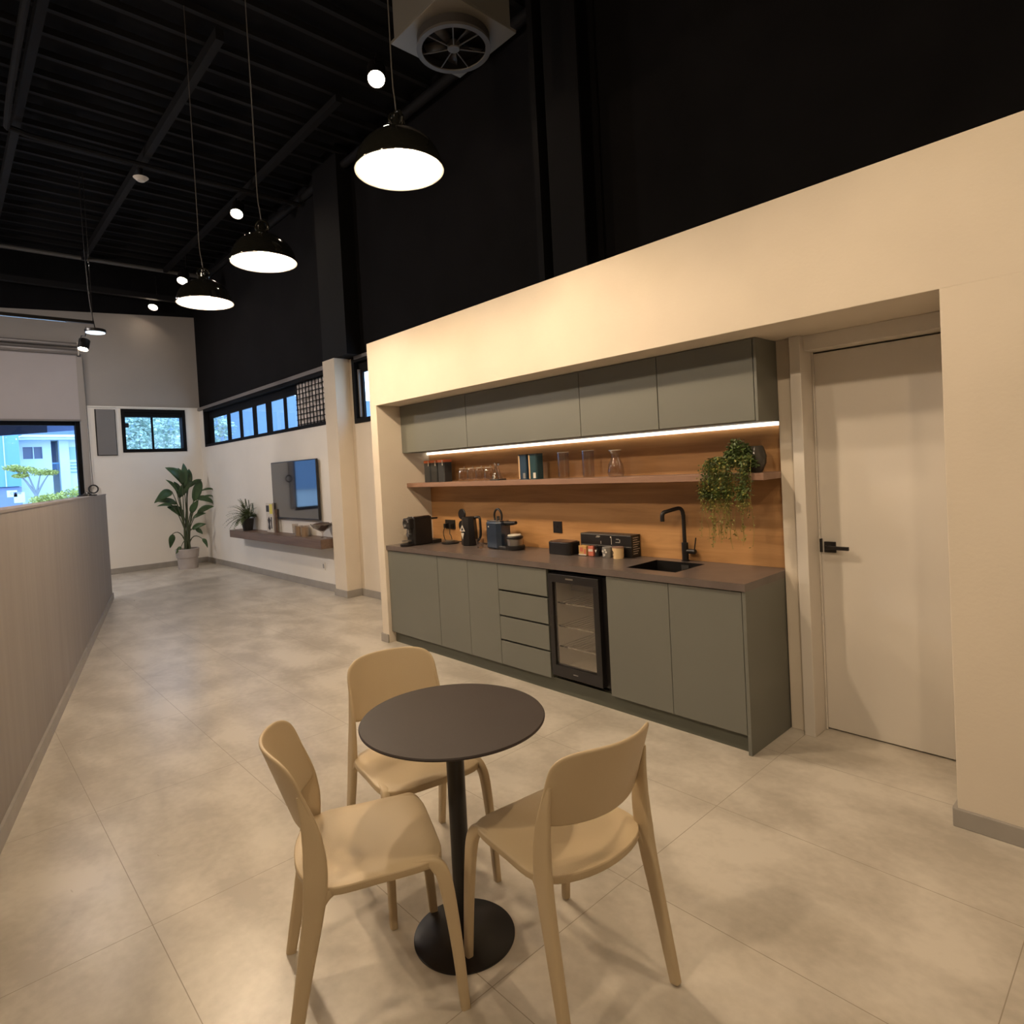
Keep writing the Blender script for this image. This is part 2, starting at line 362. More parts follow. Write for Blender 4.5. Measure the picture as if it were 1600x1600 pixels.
# end wall (x = XE); lower part stands a little proud; sloped top of the pale paint
b = MB(); T = 0.2; X0 = XE-T; 
b.box(X0, XE+0.04, -0.45, 0.64, 0, 2.20); b.box(X0, XE+0.04, 0.64, 0.92, 0, 3.02); b.box(X0, XE+0.04, -1.08, -0.45, 0, 3.02); b.box(X0, XE+0.04, -0.45, 0.64, 3.0, 3.02)
b.box(X0, XE+0.04, -4.6, -1.08, 0, 0.85)
struct(b, 'wall_end', 'white', 'pale lower end wall behind the big potted plant')
b = MB()
for y0, y1, z0 in ((-1.08, 1.0, 3.02), (-4.6, -1.08, 3.95), (-7.5, -4.6, 0.0)):
    h0, h1 = 4.775+0.065*y0, 4.775+0.065*y1
    v = [(X0,y0,z0),(XE,y0,z0),(XE,y1,z0),(X0,y1,z0),(X0,y0,h0),(XE,y0,h0),(XE,y1,h1),(X0,y1,h1)]
    b.add(v, [(0,3,2,1),(4,5,6,7),(0,1,5,4),(1,2,6,5),(2,3,7,6),(3,0,4,7)])
struct(b, 'wall_end', 'grey_wall', 'greige painted upper end wall above the windows')
b = MB(); y0, y1 = -7.5, 1.0; v = [(X0,y0,4.775+0.065*y0),(XE,y0,4.775+0.065*y0),(XE,y1,4.84),(X0,y1,4.84),(X0,y0,5.62),(XE,y0,5.62),(XE,y1,5.62),(X0,y1,5.62)]
b.add(v, [(0,3,2,1),(4,5,6,7),(0,1,5,4),(1,2,6,5),(2,3,7,6),(3,0,4,7)])
struct(b, 'wall_end', 'black_wall', 'black band of the end wall under the roof')

# kitchen block: fascia with opening, soffit, returns
b = MB()
b.box(-5.058, -4.95, 0, 1.0, 0, 2.19); b.box(-5.058, XW, 0, 1.0, 2.19, 2.772); b.box(-0.645, XW, 0, 1.0, 0, 2.19)
b.box(-4.95, -1.43, 0.575, 1.0, 0, 2.19); b.box(-1.52, -1.43, 0.50, 0.575, 0, 2.19); b.box(-1.43, -0.645, 0.67, 1.0, 0, 2.19)
struct(b, 'wall_kitchen', 'beige', 'warm beige kitchen block wall with recessed opening', bevel=0.003)

# skirtings
sk = lambda n, lab, *bx: struct((lambda q: [q.box(*x) for x in bx] and q)(MB()), n, 'skirt', lab, bevel=0.003)
sk('baseboard_kitchen', 'grey skirting at the right of the door recess', (-0.66, XW, -0.014, 0, 0, 0.075), (-0.66, -0.645, 0.0, 0.50, 0, 0.075))
sk('baseboard_pilaster', 'grey skirting around the left pilaster of the kitchen block', (-5.072, -4.95, -0.014, 0, 0, 0.075), (-5.072, -5.058, 0, 1.0, 0, 0.075))
sk('baseboard_column', 'grey skirting around the beige column', (-7.51, -7.17, 0.776, 0.79, 0, 0.09), (-7.185, -7.17, 0.79, 1.0, 0, 0.09), (-7.17, -5.08, 0.986, 1.0, 0, 0.09))
sk('baseboard_right', 'grey skirting below the television shelf', (XE+0.05, -7.50, 0.885, 0.90, 0, 0.10))
sk('baseboard_end', 'grey skirting along the end wall', (XE+0.04, XE+0.055, -4.6, 0.885, 0, 0.10))

# diagonal half-height partition on the left
ang = math.atan2(-2.909+1.249, -3.486+10.193)
pd = Vector((math.cos(ang), math.sin(ang), 0)); pn = Vector((math.sin(ang), -math.cos(ang), 0))   # pn points away from the aisle
A = Vector((-10.20, -1.262, 0)); L = 11.6
def slab(A, L, t0, t1, z0, z1):
    q = [A+pn*t0, A+pd*L+pn*t0, A+pd*L+pn*t1, A+pn*t1]
    return MB().prism([(p.x, p.y) for p in q], z0, z1)
struct(slab(A, L, 0.0, 0.14, 0.0, 1.47), 'wall_left', 'partition', 'half-height diagonal partition in light vertical-grain laminate')
struct(slab(A-pd*0.01, L, -0.006, 0.146, 1.47, 1.485), 'trim_6', 'partition', 'thin cap along the top of the diagonal partition')
struct(slab(A-pd*0.012, L, -0.016, 0.0, 0.0, 0.085), 'baseboard_left', 'skirt', 'skirting along the foot of the diagonal partition')

# ------------------------------------------------------------------ door
d = MB().box(-1.365, -0.56, 0.615, 0.655, 0.008, 2.10); dr = struct(d, 'door_1', 'door', 'plain pale door with black lever handle', bevel=0.002)
h = MB(); h.box(-1.345, -1.285, 0.605, 0.615, 1.00, 1.06); h.cyl(0.010, 0.565, 0.606, (-1.312, 0, 1.032), 12, axis='Y'); h.box(-1.325, -1.205, 0.555, 0.570, 1.022, 1.042)
h.build('door_handle', 'blackm', dr, bevel=0.002, world=True)
MB().box(-1.366, -1.355, 0.60, 0.62, 1.0, 1.075).build('latch_plate', 'blackm', dr)
b = MB(); b.box(-1.43, -1.372, 0.455, 0.67, 0, 2.19); b.box(-1.372, -0.645, 0.50, 0.67, 2.11, 2.19)
b.box(-1.372, -1.362, 0.60, 0.612, 0, 2.11)
struct(b, 'trim_7', 'door', 'pale projecting door frame', bevel=0.003)

# ------------------------------------------------------------------ windows
def rect_frame(axis, c0, c1, u0, u1, z0, z1, t):
    b = MB()
    def bx(a0, a1, h0, h1):
        b.box(a0, a1, c0, c1, h0, h1) if axis == 'X' else b.box(c0, c1, a0, a1, h0, h1)
    bx(u0, u1, z0, z0+t); bx(u0, u1, z1-t, z1); bx(u0, u0+t, z0+t, z1-t); bx(u1-t, u1, z0+t, z1-t)
    return b
# end wall sliding window
w1 = struct(rect_frame('Y', XE-0.14, XE+0.055, -0.45, 0.64, 2.20, 3.0, 0.06).box(XE-0.12, XE+0.03, -0.39, 0.58, 2.86, 2.94), 'window_1', 'black_steel', 'black two-pane sliding window on the end wall')
MB().box(XE-0.10, XE-0.05, 0.065, 0.095, 2.26, 2.86).build('mullion', 'black_steel', w1)
MB().box(XE-0.08, XE-0.072, -0.39, 0.58, 2.26, 2.86).build('pane', 'glass', w1)
MB().box(XE-0.02, XE+0.03, -0.38, -0.33, 2.66, 2.74).build('latch', 'blackp', w1)
# strip window
b = rect_frame('X', TY-0.005, 1.035, -12.76, -7.59, 2.26, 2.985, 0.05); b.box(-12.71, -7.64, 0.985, 1.02, 2.80, 2.94)
w2 = struct(b, 'window_2', 'black_steel', 'long black strip window high above the television')
for x0, x1 in ((-12.71, -12.50), (-11.74, -11.58), (-11.12, -10.99), (-10.50, -10.34), (-9.93, -9.72), (-9.24, -9.14), (-8.78, -8.70)):
    MB().box(x0, x1, 0.990, 1.005, 2.31, 2.80).build('mullion', 'black_steel', w2)
MB().box(-12.71, -8.70, 1.008, 1.014, 2.31, 2.80).build('pane', 'glass', w2)
b = MB()
for i in range(11): x = -8.66+i*0.102; b.box(x, x+0.014, 0.935, 0.945, 2.30, 2.94)
for i in range(9): z = 2.33+i*0.074; b.box(-8.70, -7.64, 0.945, 0.951, z, z+0.010)
g = thing('security_grille', 'black bar security grille at the right end of the strip window', 'grille', (-8.17, 0.94, 2.30))
b.build('bars', 'black_steel', g)
struct(MB().box(-8.69, -7.645, 0.970, 0.985, 2.312, 2.93), 'wall_outer', 'brick', 'rough grey stone wall seen through the security grille')
# small window beside the kitchen block
w3 = struct(rect_frame('X', 0.985, 1.125, -7.10, -4.0, 2.22, 3.05, 0.06).box(-7.04, -6.95, 1.05, 1.08, 2.28, 2.99).box(-6.95, -4.06, 1.05, 1.08, 2.86, 2.99), 'window_3', 'black_steel', 'black window half hidden behind the kitchen block')
MB().box(-6.95, -4.06, 1.062, 1.068, 2.28, 2.86).build('pane', 'glass', w3)
MB().box(-7.02, -6.99, 1.02, 1.05, 2.30, 2.90).build('mullion', 'metal_grey', w3)
# large window under the roller blind
b = rect_frame('Y', XE-0.16, XE+0.0, -4.6, -1.08, 0.85, 3.95, 0.07)
w4 = struct(b, 'window_4', 'black_steel', 'large black framed window below the roller blind')
MB().box(XE-0.12, XE-0.04, -4.53, -1.15, 2.70, 2.78).build('mullion', 'black_steel', w4)
MB().box(XE-0.09, XE-0.08, -4.53, -1.15, 0.92, 3.88).build('pane', 'glass', w4)
t = thing('roller_blind', 'pale roller blind half lowered over the large end window', 'blind', (XE+0.06, -2.8, 3.98))
MB().box(XE+0.062, XE+0.068, -4.65, -1.07, 2.79, 4.0).build('fabric', 'blind', t)
b = MB(); b.cyl(0.035, -4.68, -1.03, (XE+0.09, 0, 4.10), 12, axis='Y'); b.cyl(0.05, -4.68, -1.05, (XE+0.09, 0, 3.97), 16, axis='Y'); b.build('tube', 'metal_grey', t)
MB().box(XE+0.055, XE+0.078, -4.65, -1.07, 2.765, 2.795).build('hem_bar', 'metal_grey', t)
MB().box(XE+0.045, XE+0.14, -1.06, -1.04, 3.92, 4.15).build('bracket', 'label', t)
MB().tube([(XE+0.10, -1.00, 3.95), (XE+0.09, -0.98, 3.0), (XE+0.08, -0.96, 1.62)], 0.006, 6).build('chain', 'metal_grey', t)
b = MB(); b.tube([(XE+0.09, -0.96+0.07*math.cos(a), 1.56+0.07*math.sin(a)) for a in [i*PI/8 for i in range(17)]], 0.012, 6, cap=False); b.build('chain_loop', 'blackp', t)
b = MB().box(XE+0.0405, XE+0.07, -1.085, -0.985, 0.9, 3.90)
struct(b, 'trim_8', 'grey_wall', 'pale side channel beside the roller blind')
t = thing('wall_panel', 'flat grey panel fixed left of the end wall window', 'panel', (XE+0.04, -0.70, 2.16))
MB().box(XE+0.04, XE+0.085, -0.845, -0.555, 2.16, 2.98).build('cover', 'panel', t, bevel=0.003)
MB().box(XE+0.03, XE+0.05, -0.86, -0.54, 2.15, 2.985).build('rim', 'blackp', t)
b = MB().box(XE-0.02, XE+0.055, -1.08, 0.92, 3.02, 3.045); struct(b, 'trim_9', 'white', 'narrow ledge on top of the lower end wall')

# ------------------------------------------------------------------ roof steel
for i, (y, x0, x1, hz) in enumerate(((-1.0, -12.2, -5.5, 0.10), (-2.2, -12.2, -1.0, 0.10), (0.23, -12.2, -5.7, 0.07), (-4.0, -12.2, XW, 0.10), (-5.8, -12.2, XW, 0.10))):
    struct(MB().box(x0, x1, y-0.035, y+0.035, 5.37, 5.37+hz), 'ceiling_beam', 'dark_beam', 'long black roof beam, number %d from the kitchen side' % (i+1) if 0 else None)
b = MB()
for i in range(34):
    x = -12.4+i*0.345; b.box(x, x+0.05, -7.5, 0.95, 5.50, 5.56)
struct(b, 'ceiling_purlin', 'dark_beam', 'rows of thin black purlins under the roof deck')
struct(MB().cyl(0.035, -7.4, 0.93, (-12.2, 0, 5.40), 10, axis='Y'), 'ceiling_pipe', 'pipe', 'grey pipe crossing under the far end of the roof')
struct(MB().box(-12.5, -12.4, -7.4, 0.9, 4.93, 5.02), 'ceiling_beam', 'dark_beam', 'low black cross beam near the end wall')
struct(MB().cyl(0.05, XE+0.1, XW-0.2, (0, 0.90, 5.38), 12, axis='X'), 'ceiling_pipe', 'dark_beam', 'black conduit along the top of the right-hand wall')
b = MB(); b.tube(smooth_path([(-5.4, -2.32, 5.30), (-7.7, -2.30, 5.30), (-8.0, -2.2, 5.30), (-8.05, -1.6, 5.30), (-8.05, 0.9, 5.30)], 5), 0.03, 8)
struct(b, 'ceiling_pipe', 'dark_beam', 'black pipe with an elbow bend under the roof')
t = thing('ceiling_sensor', 'small pale cone-shaped sensor under a black roof beam', 'sensor', (-8.33, -1.0, 5.37))
MB().cyl(0.025, 5.28, 5.37, (-8.33, -1.0, 0), 12).build('mount', 'blackp', t)
MB().lathe([(0.0001, 5.225), (0.04, 5.225), (0.085, 5.265), (0.03, 5.285), (0.0001, 5.285)], (-8.33, -1.0, 0), 20).build('housing', 'label', t)

# ================================================================== LIGHT FITTINGS
def make_pendant():
    t = thing('pendant_lamp', '', 'pendant lamp')
    R = 0.217
    outer = [(R*math.sin(a), 0.195*math.cos(a)) for a in [math.radians(x) for x in range(90, 11, -6)]]
    prof = [(R+0.004, -0.004), (R+0.006, 0.004)] + outer[1:] + [(0.045, 0.195), (0.04, 0.21), (0.0001, 0.212)]
    MB().lathe(prof, seg=56).build('shade', 'gloss', t, world=False)
    inner = [(R+0.003, -0.003)] + [((R-0.006)*math.sin(a), 0.186*math.cos(a)) for a in [math.radians(x) for x in range(90, -1, -6)]]
    inner[-1] = (0.0001, 0.186)
    MB().lathe(inner, seg=56).build('reflector', 'inner_white', t, world=False)
    b = MB(); b.cyl(0.034, 0.205, 0.245, seg=24, bev=0.004); b.cyl(0.022, 0.245, 0.275, seg=20, bev=0.004)
    b.build('lamp_cap', 'gloss', t, world=False)
    b = MB(); b.tube([(0.045*math.cos(a), 0, 0.245+0.04*math.sin(a)) for a in [i*2*PI/20 for i in range(21)]], 0.009, 8, cap=False); b.tube([(0, 0.045*math.cos(a), 0.24+0.035*math.sin(a)) for a in [i*2*PI/20 for i in range(21)]], 0.007, 8, cap=False)
    b.build('hanger_ring', 'gloss', t, world=False)
    MB().lathe([(0.0001, 0.003)] + [(0.042*math.sin(a), 0.045-0.042*math.cos(a)) for a in [math.radians(x) for x in range(15, 150, 15)]] + [(0.018, 0.10), (0.018, 0.18), (0.0001, 0.18)], seg=24).build('bulb', 'bulb', t, world=False)
    c = MB(); c.tube(smooth_path([(0, 0, 0.27), (-0.008, 0, 0.36), (-0.018, 0, 0.47), (-0.018, 0, 0.9), (-0.018, 0, 2.42)], 4), 0.0036, 6)
    c.build('cord', 'cord_dark', t, world=False)
    return t
pend = make_pendant(); pend['label'] = ''
pl = ['large black dome pendant lamp hanging nearest, by the ventilation fan', 'black dome pendant lamp in the middle of the row of three', 'black dome pendant lamp farthest down the row of three']
for i, (x, y, z, px) in enumerate(((-2.59, -1.23, 3.07, -0.10), (-4.24, -1.26, 3.07, 0.0), (-5.41, -1.29, 3.055, 0.0))):
    o = pend if i == 0 else dup(pend)
    o.location = (x, y, z); o['label'] = pl[i]; o['group'] = 'dome pendant lamps in a row'; o.rotation_euler = (0, 0, i*0.7)

def make_spot():
    t = thing('ceiling_spotlight', '', 'spotlight')
    MB().lathe([(0.0001, 0.006), (0.076, 0.006), (0.076, -0.02), (0.084, -0.02), (0.084, 0.155), (0.078, 0.16), (0.0001, 0.16)], seg=24).build('can', 'blackm', t, world=False)
    MB().lathe([(0.0001, -0.003), (0.074, -0.001), (0.074, 0.004), (0.0001, 0.004)], seg=24).build('lens', 'spot', t, world=False)
    MB().tube([(0.088, 0, 0.08), (0.098, 0, 0.12), (0.09, 0, 0.19), (0.0, 0, 0.235), (0, 0, 0.36)], 0.007, 8).build('yoke', 'blackm', t, world=False)
    return t
spot = make_spot()
sl = ['round ceiling spotlight nearest, left of the largest pendant lamp', 'round ceiling spotlight above the middle pendant lamp', 'round ceiling spotlight just left of the farthest pendant lamp', 'round ceiling spotlight farthest down the hall, above the end wall']
sp_loc = ((-4.865, 0.15, 5.166), (-8.413, 0.15, 5.14), (-10.94, 0.15, 4.90), (-12.80, 0.15, 4.89))
def aim(o, tgt):
    dvec = (Vector(tgt)-Vector(o.location)).normalized()
    o.rotation_euler = (-dvec).to_track_quat('Z', 'X').to_euler()
for i, p in enumerate(sp_loc):
    o = spot if i == 0 else dup(spot)
    o.location = p; o['label'] = sl[i]; o['group'] = 'ceiling spotlights along the hall'
    aim(o, (p[0]+2.6, p[1]-1.9, 0.0))
bpy.context.view_layer.update()
for o in [q for q in COL.objects if q.name.startswith('ceiling_spotlight') and q.location.z < 5.3]:
    mi_ = o.matrix_world.inverted(); top = o.matrix_world @ Vector((0, 0, 0.35))
    c = MB(); c.tube([mi_ @ top, mi_ @ Vector((top.x, top.y, 5.52))], 0.006, 8); c.build('suspension_rod', 'blackm', o, world=False)
# second track by the window with one can and one disc lamp
t = thing('lighting_track', 'black cross track with a bright underside near the roller blind', 'lighting track', (-9, -3.5, 3.61))
MB().box(-9.02, -8.98, -5.6, -1.47, 3.60, 3.635).build('rail', 'blackm', t)
MB().box(-9.012, -8.988, -5.5, -1.75, 3.594, 3.601).build('conductor_strip', 'chrome', t)
for y in (-1.48, -4.5): MB().cyl(0.004, 3.635, 5.45, (-9, y, 0), 6).build('suspension_wire', 'blackm', t)
o = dup(spot); o.location = (-9.0, -1.60, 3.29); o['label'] = 'grey can spotlight on the cross track in front of the roller blind'; o['group'] = 'ceiling spotlights along the hall'; o.scale = (0.72, 0.72, 0.72)
aim(o, (-8.2, -2.3, 0.3))
t = thing('disc_lamp', 'flat round disc lamp hanging at the end of the cross track', 'disc lamp', (-9.0, -1.46, 3.50))
MB().cyl(0.115, 3.497, 3.535, (-9.0, -1.46, 0), 32, bev=0.006).build('housing', 'blackm', t)
MB().cyl(0.105, 3.490, 3.499, (-9.0, -1.46, 0), 32).build('diffuser', 'disc', t)
MB().tube(smooth_path([(-9.0, -1.46, 3.53), (-9.0, -1.47, 3.62), (-9.0, -1.50, 3.9), (-9.0, -1.52, 4.6), (-9.0, -1.52, 5.45)], 4), 0.005, 6).build('cord', 'blackm', t)

# ventilation unit with round fan
FX, FY, FZ = -3.185, -0.33, 4.42
t = thing('ventilation_fan', 'square metal duct with a round axial fan hanging from the roof', 'ventilation fan', (FX, FY, FZ))
MB().box(FX-0.29, FX+0.27, FY-0.27, FY+0.27, FZ+0.012, 5.5).build('duct', 'duct', t, bevel=0.004)
MB().box(FX-0.295, FX+0.295, FY-0.295, FY+0.295, FZ-0.008, FZ+0.012).build('mounting_plate', 'duct', t, bevel=0.002)
RR = 0.240
MB().lathe([(RR, FZ-0.008), (RR, FZ-0.075), (RR-0.008, FZ-0.075), (RR-0.008, FZ-0.008)], (FX, FY, 0), 48).build('fan_drum', 'fan_dark', t)
MB().lathe([(RR+0.004, FZ-0.065), (RR+0.006, FZ-0.083), (RR-0.028, FZ-0.083), (RR-0.03, FZ-0.075), (RR-0.008, FZ-0.065)], (FX, FY, 0), 48).build('fan_rim', 'fan_ring', t)
b = MB()
for k in range(7):
    a = k*2*PI/7+0.2
    b.tube([(FX+0.03*math.cos(a), FY+0.03*math.sin(a), FZ-0.072), (FX+(RR-0.01)*math.cos(a), FY+(RR-0.01)*math.sin(a), FZ-0.072)], 0.0045, 6)
b.build('guard_spokes', 'fan_ring', t)
MB().cyl(0.042, FZ-0.080, FZ-0.03, (FX, FY, 0), 24, bev=0.006).build('hub', 'fan_ring', t)
for k in range(5):
    a = k*2*PI/5; b = MB(); v = []
    for r, hw, tw in ((0.05, 0.03, 0.035), (0.12, 0.055, 0.03), (0.20, 0.065, 0.022)):
        for sgn in (-1, 1):
            aa = a+sgn*hw/r*0.5 if r > 0.06 else a+sgn*0.35
            v.append((FX+r*math.cos(aa), FY+r*math.sin(aa), FZ-0.04+sgn*tw*0.6))
    b.add(v, [(0,1,3,2),(2,3,5,4)], 0, True); b.build('fan_blade', 'fan_dark', t, solid=0.004)
MB().cyl(RR-0.009, FZ-0.012, FZ-0.009, (FX, FY, 0), 48).build('throat', 'black_steel', t)

# ================================================================== KITCHEN
YF = 0.031; ZT0, ZT1 = 0.86, 0.90; BK = 0.575
G = 0.003
def cab(name, label, x0, x1, doors, group, z0=0.10, z1=0.86, yf=YF, yb=BK-0.005):
    t = thing(name, label, 'cabinet', ((x0+x1)/2, yb, z0), group=group)
    c = MB(); c.box(x0+0.001, x0+0.018, yf+0.02, yb, z0, z1); c.box(x1-0.018, x1-0.001, yf+0.02, yb, z0, z1)
    c.box(x0+0.018, x1-0.018, yf+0.02, yb, z0, z0+0.018); c.box(x0+0.018, x1-0.018, yb-0.012, yb, z0+0.018, z1); c.box(x0+0.018, x1-0.018, yf+0.02, yf+0.08 if z0 < 1 else yb-0.012, z1-0.018, z1)
    c.build('body', 'green_dk', t)
    for a, e in doors:
        MB().box(a+G/2, e-G/2, yf, yf+0.019, z0+0.002, z1-0.006 if z0 < 1 else z1-0.002).build('door', 'green', t, bevel=0.0012)
    return t
cab('base_cabinet', 'sage green base cabinet at the far left end of the kitchen run', -4.948, -4.185, [(-4.945, -4.185)], 'base cabinets of the kitchen run')
cab('base_cabinet', 'sage green base cabinet with two doors left of the drawers', -4.183, -3.436, [(-4.183, -3.79), (-3.79, -3.436)], 'base cabinets of the kitchen run')
cab('base_cabinet', 'sage green sink base cabinet right of the drinks cooler', -2.428, -1.544, [(-2.425, -1.982), (-1.982, -1.546)], 'base cabinets of the kitchen run')
t = thing('drawer_unit', 'sage green unit of four drawers left of the drinks cooler', 'cabinet', (-3.185, BK, 0.10))
c = MB(); c.box(-3.434, -3.416, YF+0.02, BK-0.005, 0.10, 0.86); c.box(-2.955, -2.937, YF+0.02, BK-0.005, 0.10, 0.86); c.box(-3.416, -2.955, YF+0.02, BK-0.02, 0.10, 0.118); c.box(-3.416, -2.955, YF+0.035, YF+0.05, 0.118, 0.86)
c.build('body', 'green_dk', t)
for z0, z1 in ((0.102, 0.278), (0.291, 0.460), (0.473, 0.650), (0.664, 0.853)):
    MB().box(-3.433, -2.938, YF, YF+0.019, z0, z1).build('drawer', 'green', t, bevel=0.0012)
tag(MB().box(-1.543, -1.523, YF-0.004, BK-0.003, 0.0, 0.86).build('end_panel', 'green', bevel=0.0012), 'sage green side panel closing the right end of the kitchen run', 'panel')
tag(MB().box(-4.94, -1.545, 0.068, 0.084, 0.0, 0.098).build('plinth', 'green_dk'), 'dark plinth board running under the base cabinets', 'plinth')
M['green_dk'].node_tree.nodes['Principled BSDF'].inputs['Base Color'].default_value = (0.085, 0.088, 0.068, 1)

# worktop with sink cut-out
SX0, SX1, SY0, SY1 = -2.345, -1.995, 0.135, 0.47
c = MB()
c.box(-4.948, SX0, 0.018, BK, ZT0, ZT1); c.box(SX1, -1.520, 0.018, BK, ZT0, ZT1); c.box(SX0, SX1, 0.018, SY0, ZT0, ZT1); c.box(SX0, SX1, SY1, BK, ZT0, ZT1)
tag(c.build('worktop', 'counter'), 'long dark brown stone worktop along the kitchen run', 'worktop')
t = thing('kitchen_sink', 'square black sink set into the worktop', 'sink', ((SX0+SX1)/2, (SY0+SY1)/2, 0.74))
c = MB(); zb = 0.74; e = 0.002
c.box(SX0+e, SX1-e, SY0+e, SY1-e, zb-0.004, zb); c.box(SX0+e, SX0+0.008, SY0+e, SY1-e, zb, ZT1+0.001); c.box(SX1-0.008, SX1-e, SY0+e, SY1-e, zb, ZT1+0.001)
c.box(SX0+0.008, SX1-0.008, SY0+e, SY0+0.008, zb, ZT1+0.001); c.box(SX0+0.008, SX1-0.008, SY1-0.008, SY1-e, zb, ZT1+0.001)
c.build('basin', mat('black_composite_sink', (0.006, 0.005, 0.005), 0.7, spec=0.15), t)
MB().cyl(0.035, zb, zb+0.004, ((SX0+SX1)/2, (SY0+SY1)/2, 0), 24).build('drain', 'steel', t)
MB().box(SX1-0.16, SX1-0.11, SY1-0.010, SY1-0.0085, 0.83, 0.885).build('overflow', 'steel', t)
fx, fy = -2.16, 0.522
t = thing('kitchen_faucet', 'tall matt black swan-neck faucet behind the sink', 'faucet', (fx, fy, 0.90))
c = MB(); c.cyl(0.026, 0.90, 0.906, (fx, fy, 0), 24); c.cyl(0.021, 0.906, 1.02, (fx, fy, 0), 24, bev=0.002); c.build('body', 'blackm', t)
sx, sy = -0.075, -0.115
pts = [(fx, fy, 1.015), (fx-0.002, fy, 1.20)] + bez((fx-0.004, fy, 1.20), (fx-0.006, fy, 1.245), (fx+sx*0.28, fy+sy*0.28, 1.243), 7) + [(fx+sx*0.9, fy+sy*0.9, 1.225)]
c = MB(); c.tube(pts, 0.0125, 14); c.build('spout', 'blackm', t)
c = MB(); c.tube(bez((fx+sx*0.88, fy+sy*0.88, 1.225), (fx+sx*1.05, fy+sy*1.05, 1.225), (fx+sx*1.06, fy+sy*1.06, 1.195), 6)+[(fx+sx*1.06, fy+sy*1.06, 1.165)], 0.0135, 14); c.build('aerator', 'blackm', t)
c = MB(); c.cyl(0.016, fx+0.015, fx+0.075, (0, fy, 0.965), 18, axis='X', bev=0.003); c.build('valve', 'blackm', t)
c = MB(); c.tube([(fx+0.066, fy, 0.975), (fx+0.082, fy-0.004, 1.055)], 0.0042, 8); c.build('lever', 'blackm', t)

# wall cabinets
cab('wall_cabinet', 'sage green wall cabinet at the far left end of the row', -4.948, -3.975, [(-4.945, -3.975)], 'wall cabinets above the open shelf', 1.745, 2.188, 0.252)
cab('wall_cabinet', 'wide sage green wall cabinet second from the left end of the row', -3.973, -2.752, [(-3.973, -2.752)], 'wall cabinets above the open shelf', 1.745, 2.188, 0.252)
cab('wall_cabinet', 'sage green wall cabinet second from the right end of the row', -2.750, -2.137, [(-2.750, -2.137)], 'wall cabinets above the open shelf', 1.745, 2.188, 0.252)
cab('wall_cabinet', 'sage green wall cabinet at the right end of the row with side panel', -2.135, -1.535, [(-2.135, -1.537)], 'wall cabinets above the open shelf', 1.745, 2.188, 0.252)
tag(MB().box(-1.534, -1.518, 0.250, 0.572, 1.742, 2.188).build('end_panel', 'green', bevel=0.0012), 'sage green side panel closing the right end of the wall cabinets', 'panel')
tag(MB().box(-4.945, -1.522, 0.535, 0.553, 1.722, 1.744).build('led_strip', 'led'), 'glowing white light strip under the wall cabinets', 'light strip')
tag(MB().box(-4.948, -1.520, 0.560, 0.574, 0.901, 1.744).build('backsplash', 'backsplash'), 'warm oak backsplash board behind the worktop', 'backsplash')
tag(MB().box(-4.948, -1.520, 0.285, 0.559, 1.422, 1.460).build('wall_shelf', 'shelf_wood', bevel=0.0015), 'long brown wooden open shelf above the worktop', 'shelf')

# drinks cooler
x0, x1 = -2.925, -2.447
t = thing('drinks_cooler', 'black glass-door drinks cooler under the worktop', 'drinks cooler', ((x0+x1)/2, 0.3, 0.10))
c = MB(); c.box(x0, x0+0.02, 0.07, 0.55, 0.13, 0.835); c.box(x1-0.02, x1, 0.07, 0.55, 0.13, 0.835); c.box(x0, x1, 0.07, 0.55, 0.13, 0.155); c.box(x0, x1, 0.07, 0.55, 0.81, 0.835); c.box(x0, x1, 0.53, 0.55, 0.13, 0.835)
c.box(x1-0.075, x1, 0.064, 0.074, 0.13, 0.835); c.box(x0, x0+0.03, 0.064, 0.074, 0.13, 0.835)
c.build('case', 'blackp', t)
c = MB(); c.box(x0+0.021, x1-0.021, 0.515, 0.528, 0.156, 0.809); c.box(x0+0.021, x0+0.026, 0.08, 0.515, 0.156, 0.809); c.box(x1-0.026, x1-0.021, 0.08, 0.515, 0.156, 0.809); c.box(x0+0.026, x1-0.026, 0.08, 0.515, 0.156, 0.162)
c.build('liner', mat('cooler_liner', (0.80, 0.77, 0.72), 0.5), t)
dfr = MB(); dx0, dx1, dz0, dz1 = x0+0.012, x1-0.035, 0.135, 0.83
dfr.box(dx0, dx1, 0.022, 0.062, dz0, dz0+0.075); dfr.box(dx0, dx1, 0.022, 0.062, dz1-0.055, dz1); dfr.box(dx0, dx0+0.035, 0.022, 0.062, dz0+0.075, dz1-0.055); dfr.box(dx1-0.045, dx1, 0.022, 0.062, dz0+0.075, dz1-0.055)
dd = dfr.build('door', 'blackp', t, bevel=0.002)
MB().box(dx0+0.035, dx1-0.045, 0.034, 0.040, dz0+0.075, dz1-0.055).build('pane', 'cooler_glass', dd)
MB().box(x0+0.17, x0+0.235, 0.0205, 0.022, 0.800, 0.810).build('badge', 'steel', dd)
MB().box(x0+0.20, x0+0.24, 0.0205, 0.022, 0.168, 0.174).build('badge', 'grey_print', dd)
for z in (0.32, 0.46, 0.62):
    c = MB()
    for k in range(12): xx = x0+0.035+k*(x1-x0-0.07)/11; c.tube([(xx, 0.09, z), (xx, 0.50, z)], 0.0018, 5)
    c.box(x0+0.03, x1-0.03, 0.086, 0.092, z-0.004, z+0.006); c.build('wire_shelf', 'chrome', t)
MB().box(x0+0.13, x1-0.03, 0.12, 0.42, 0.71, 0.80).build('evaporator_box', 'grey_print', t)
for xx in (x0+0.04, x1-0.04): MB().cyl(0.016, 0.10, 0.131, (xx, 0.11, 0), 14).build('foot', 'blackp', t)
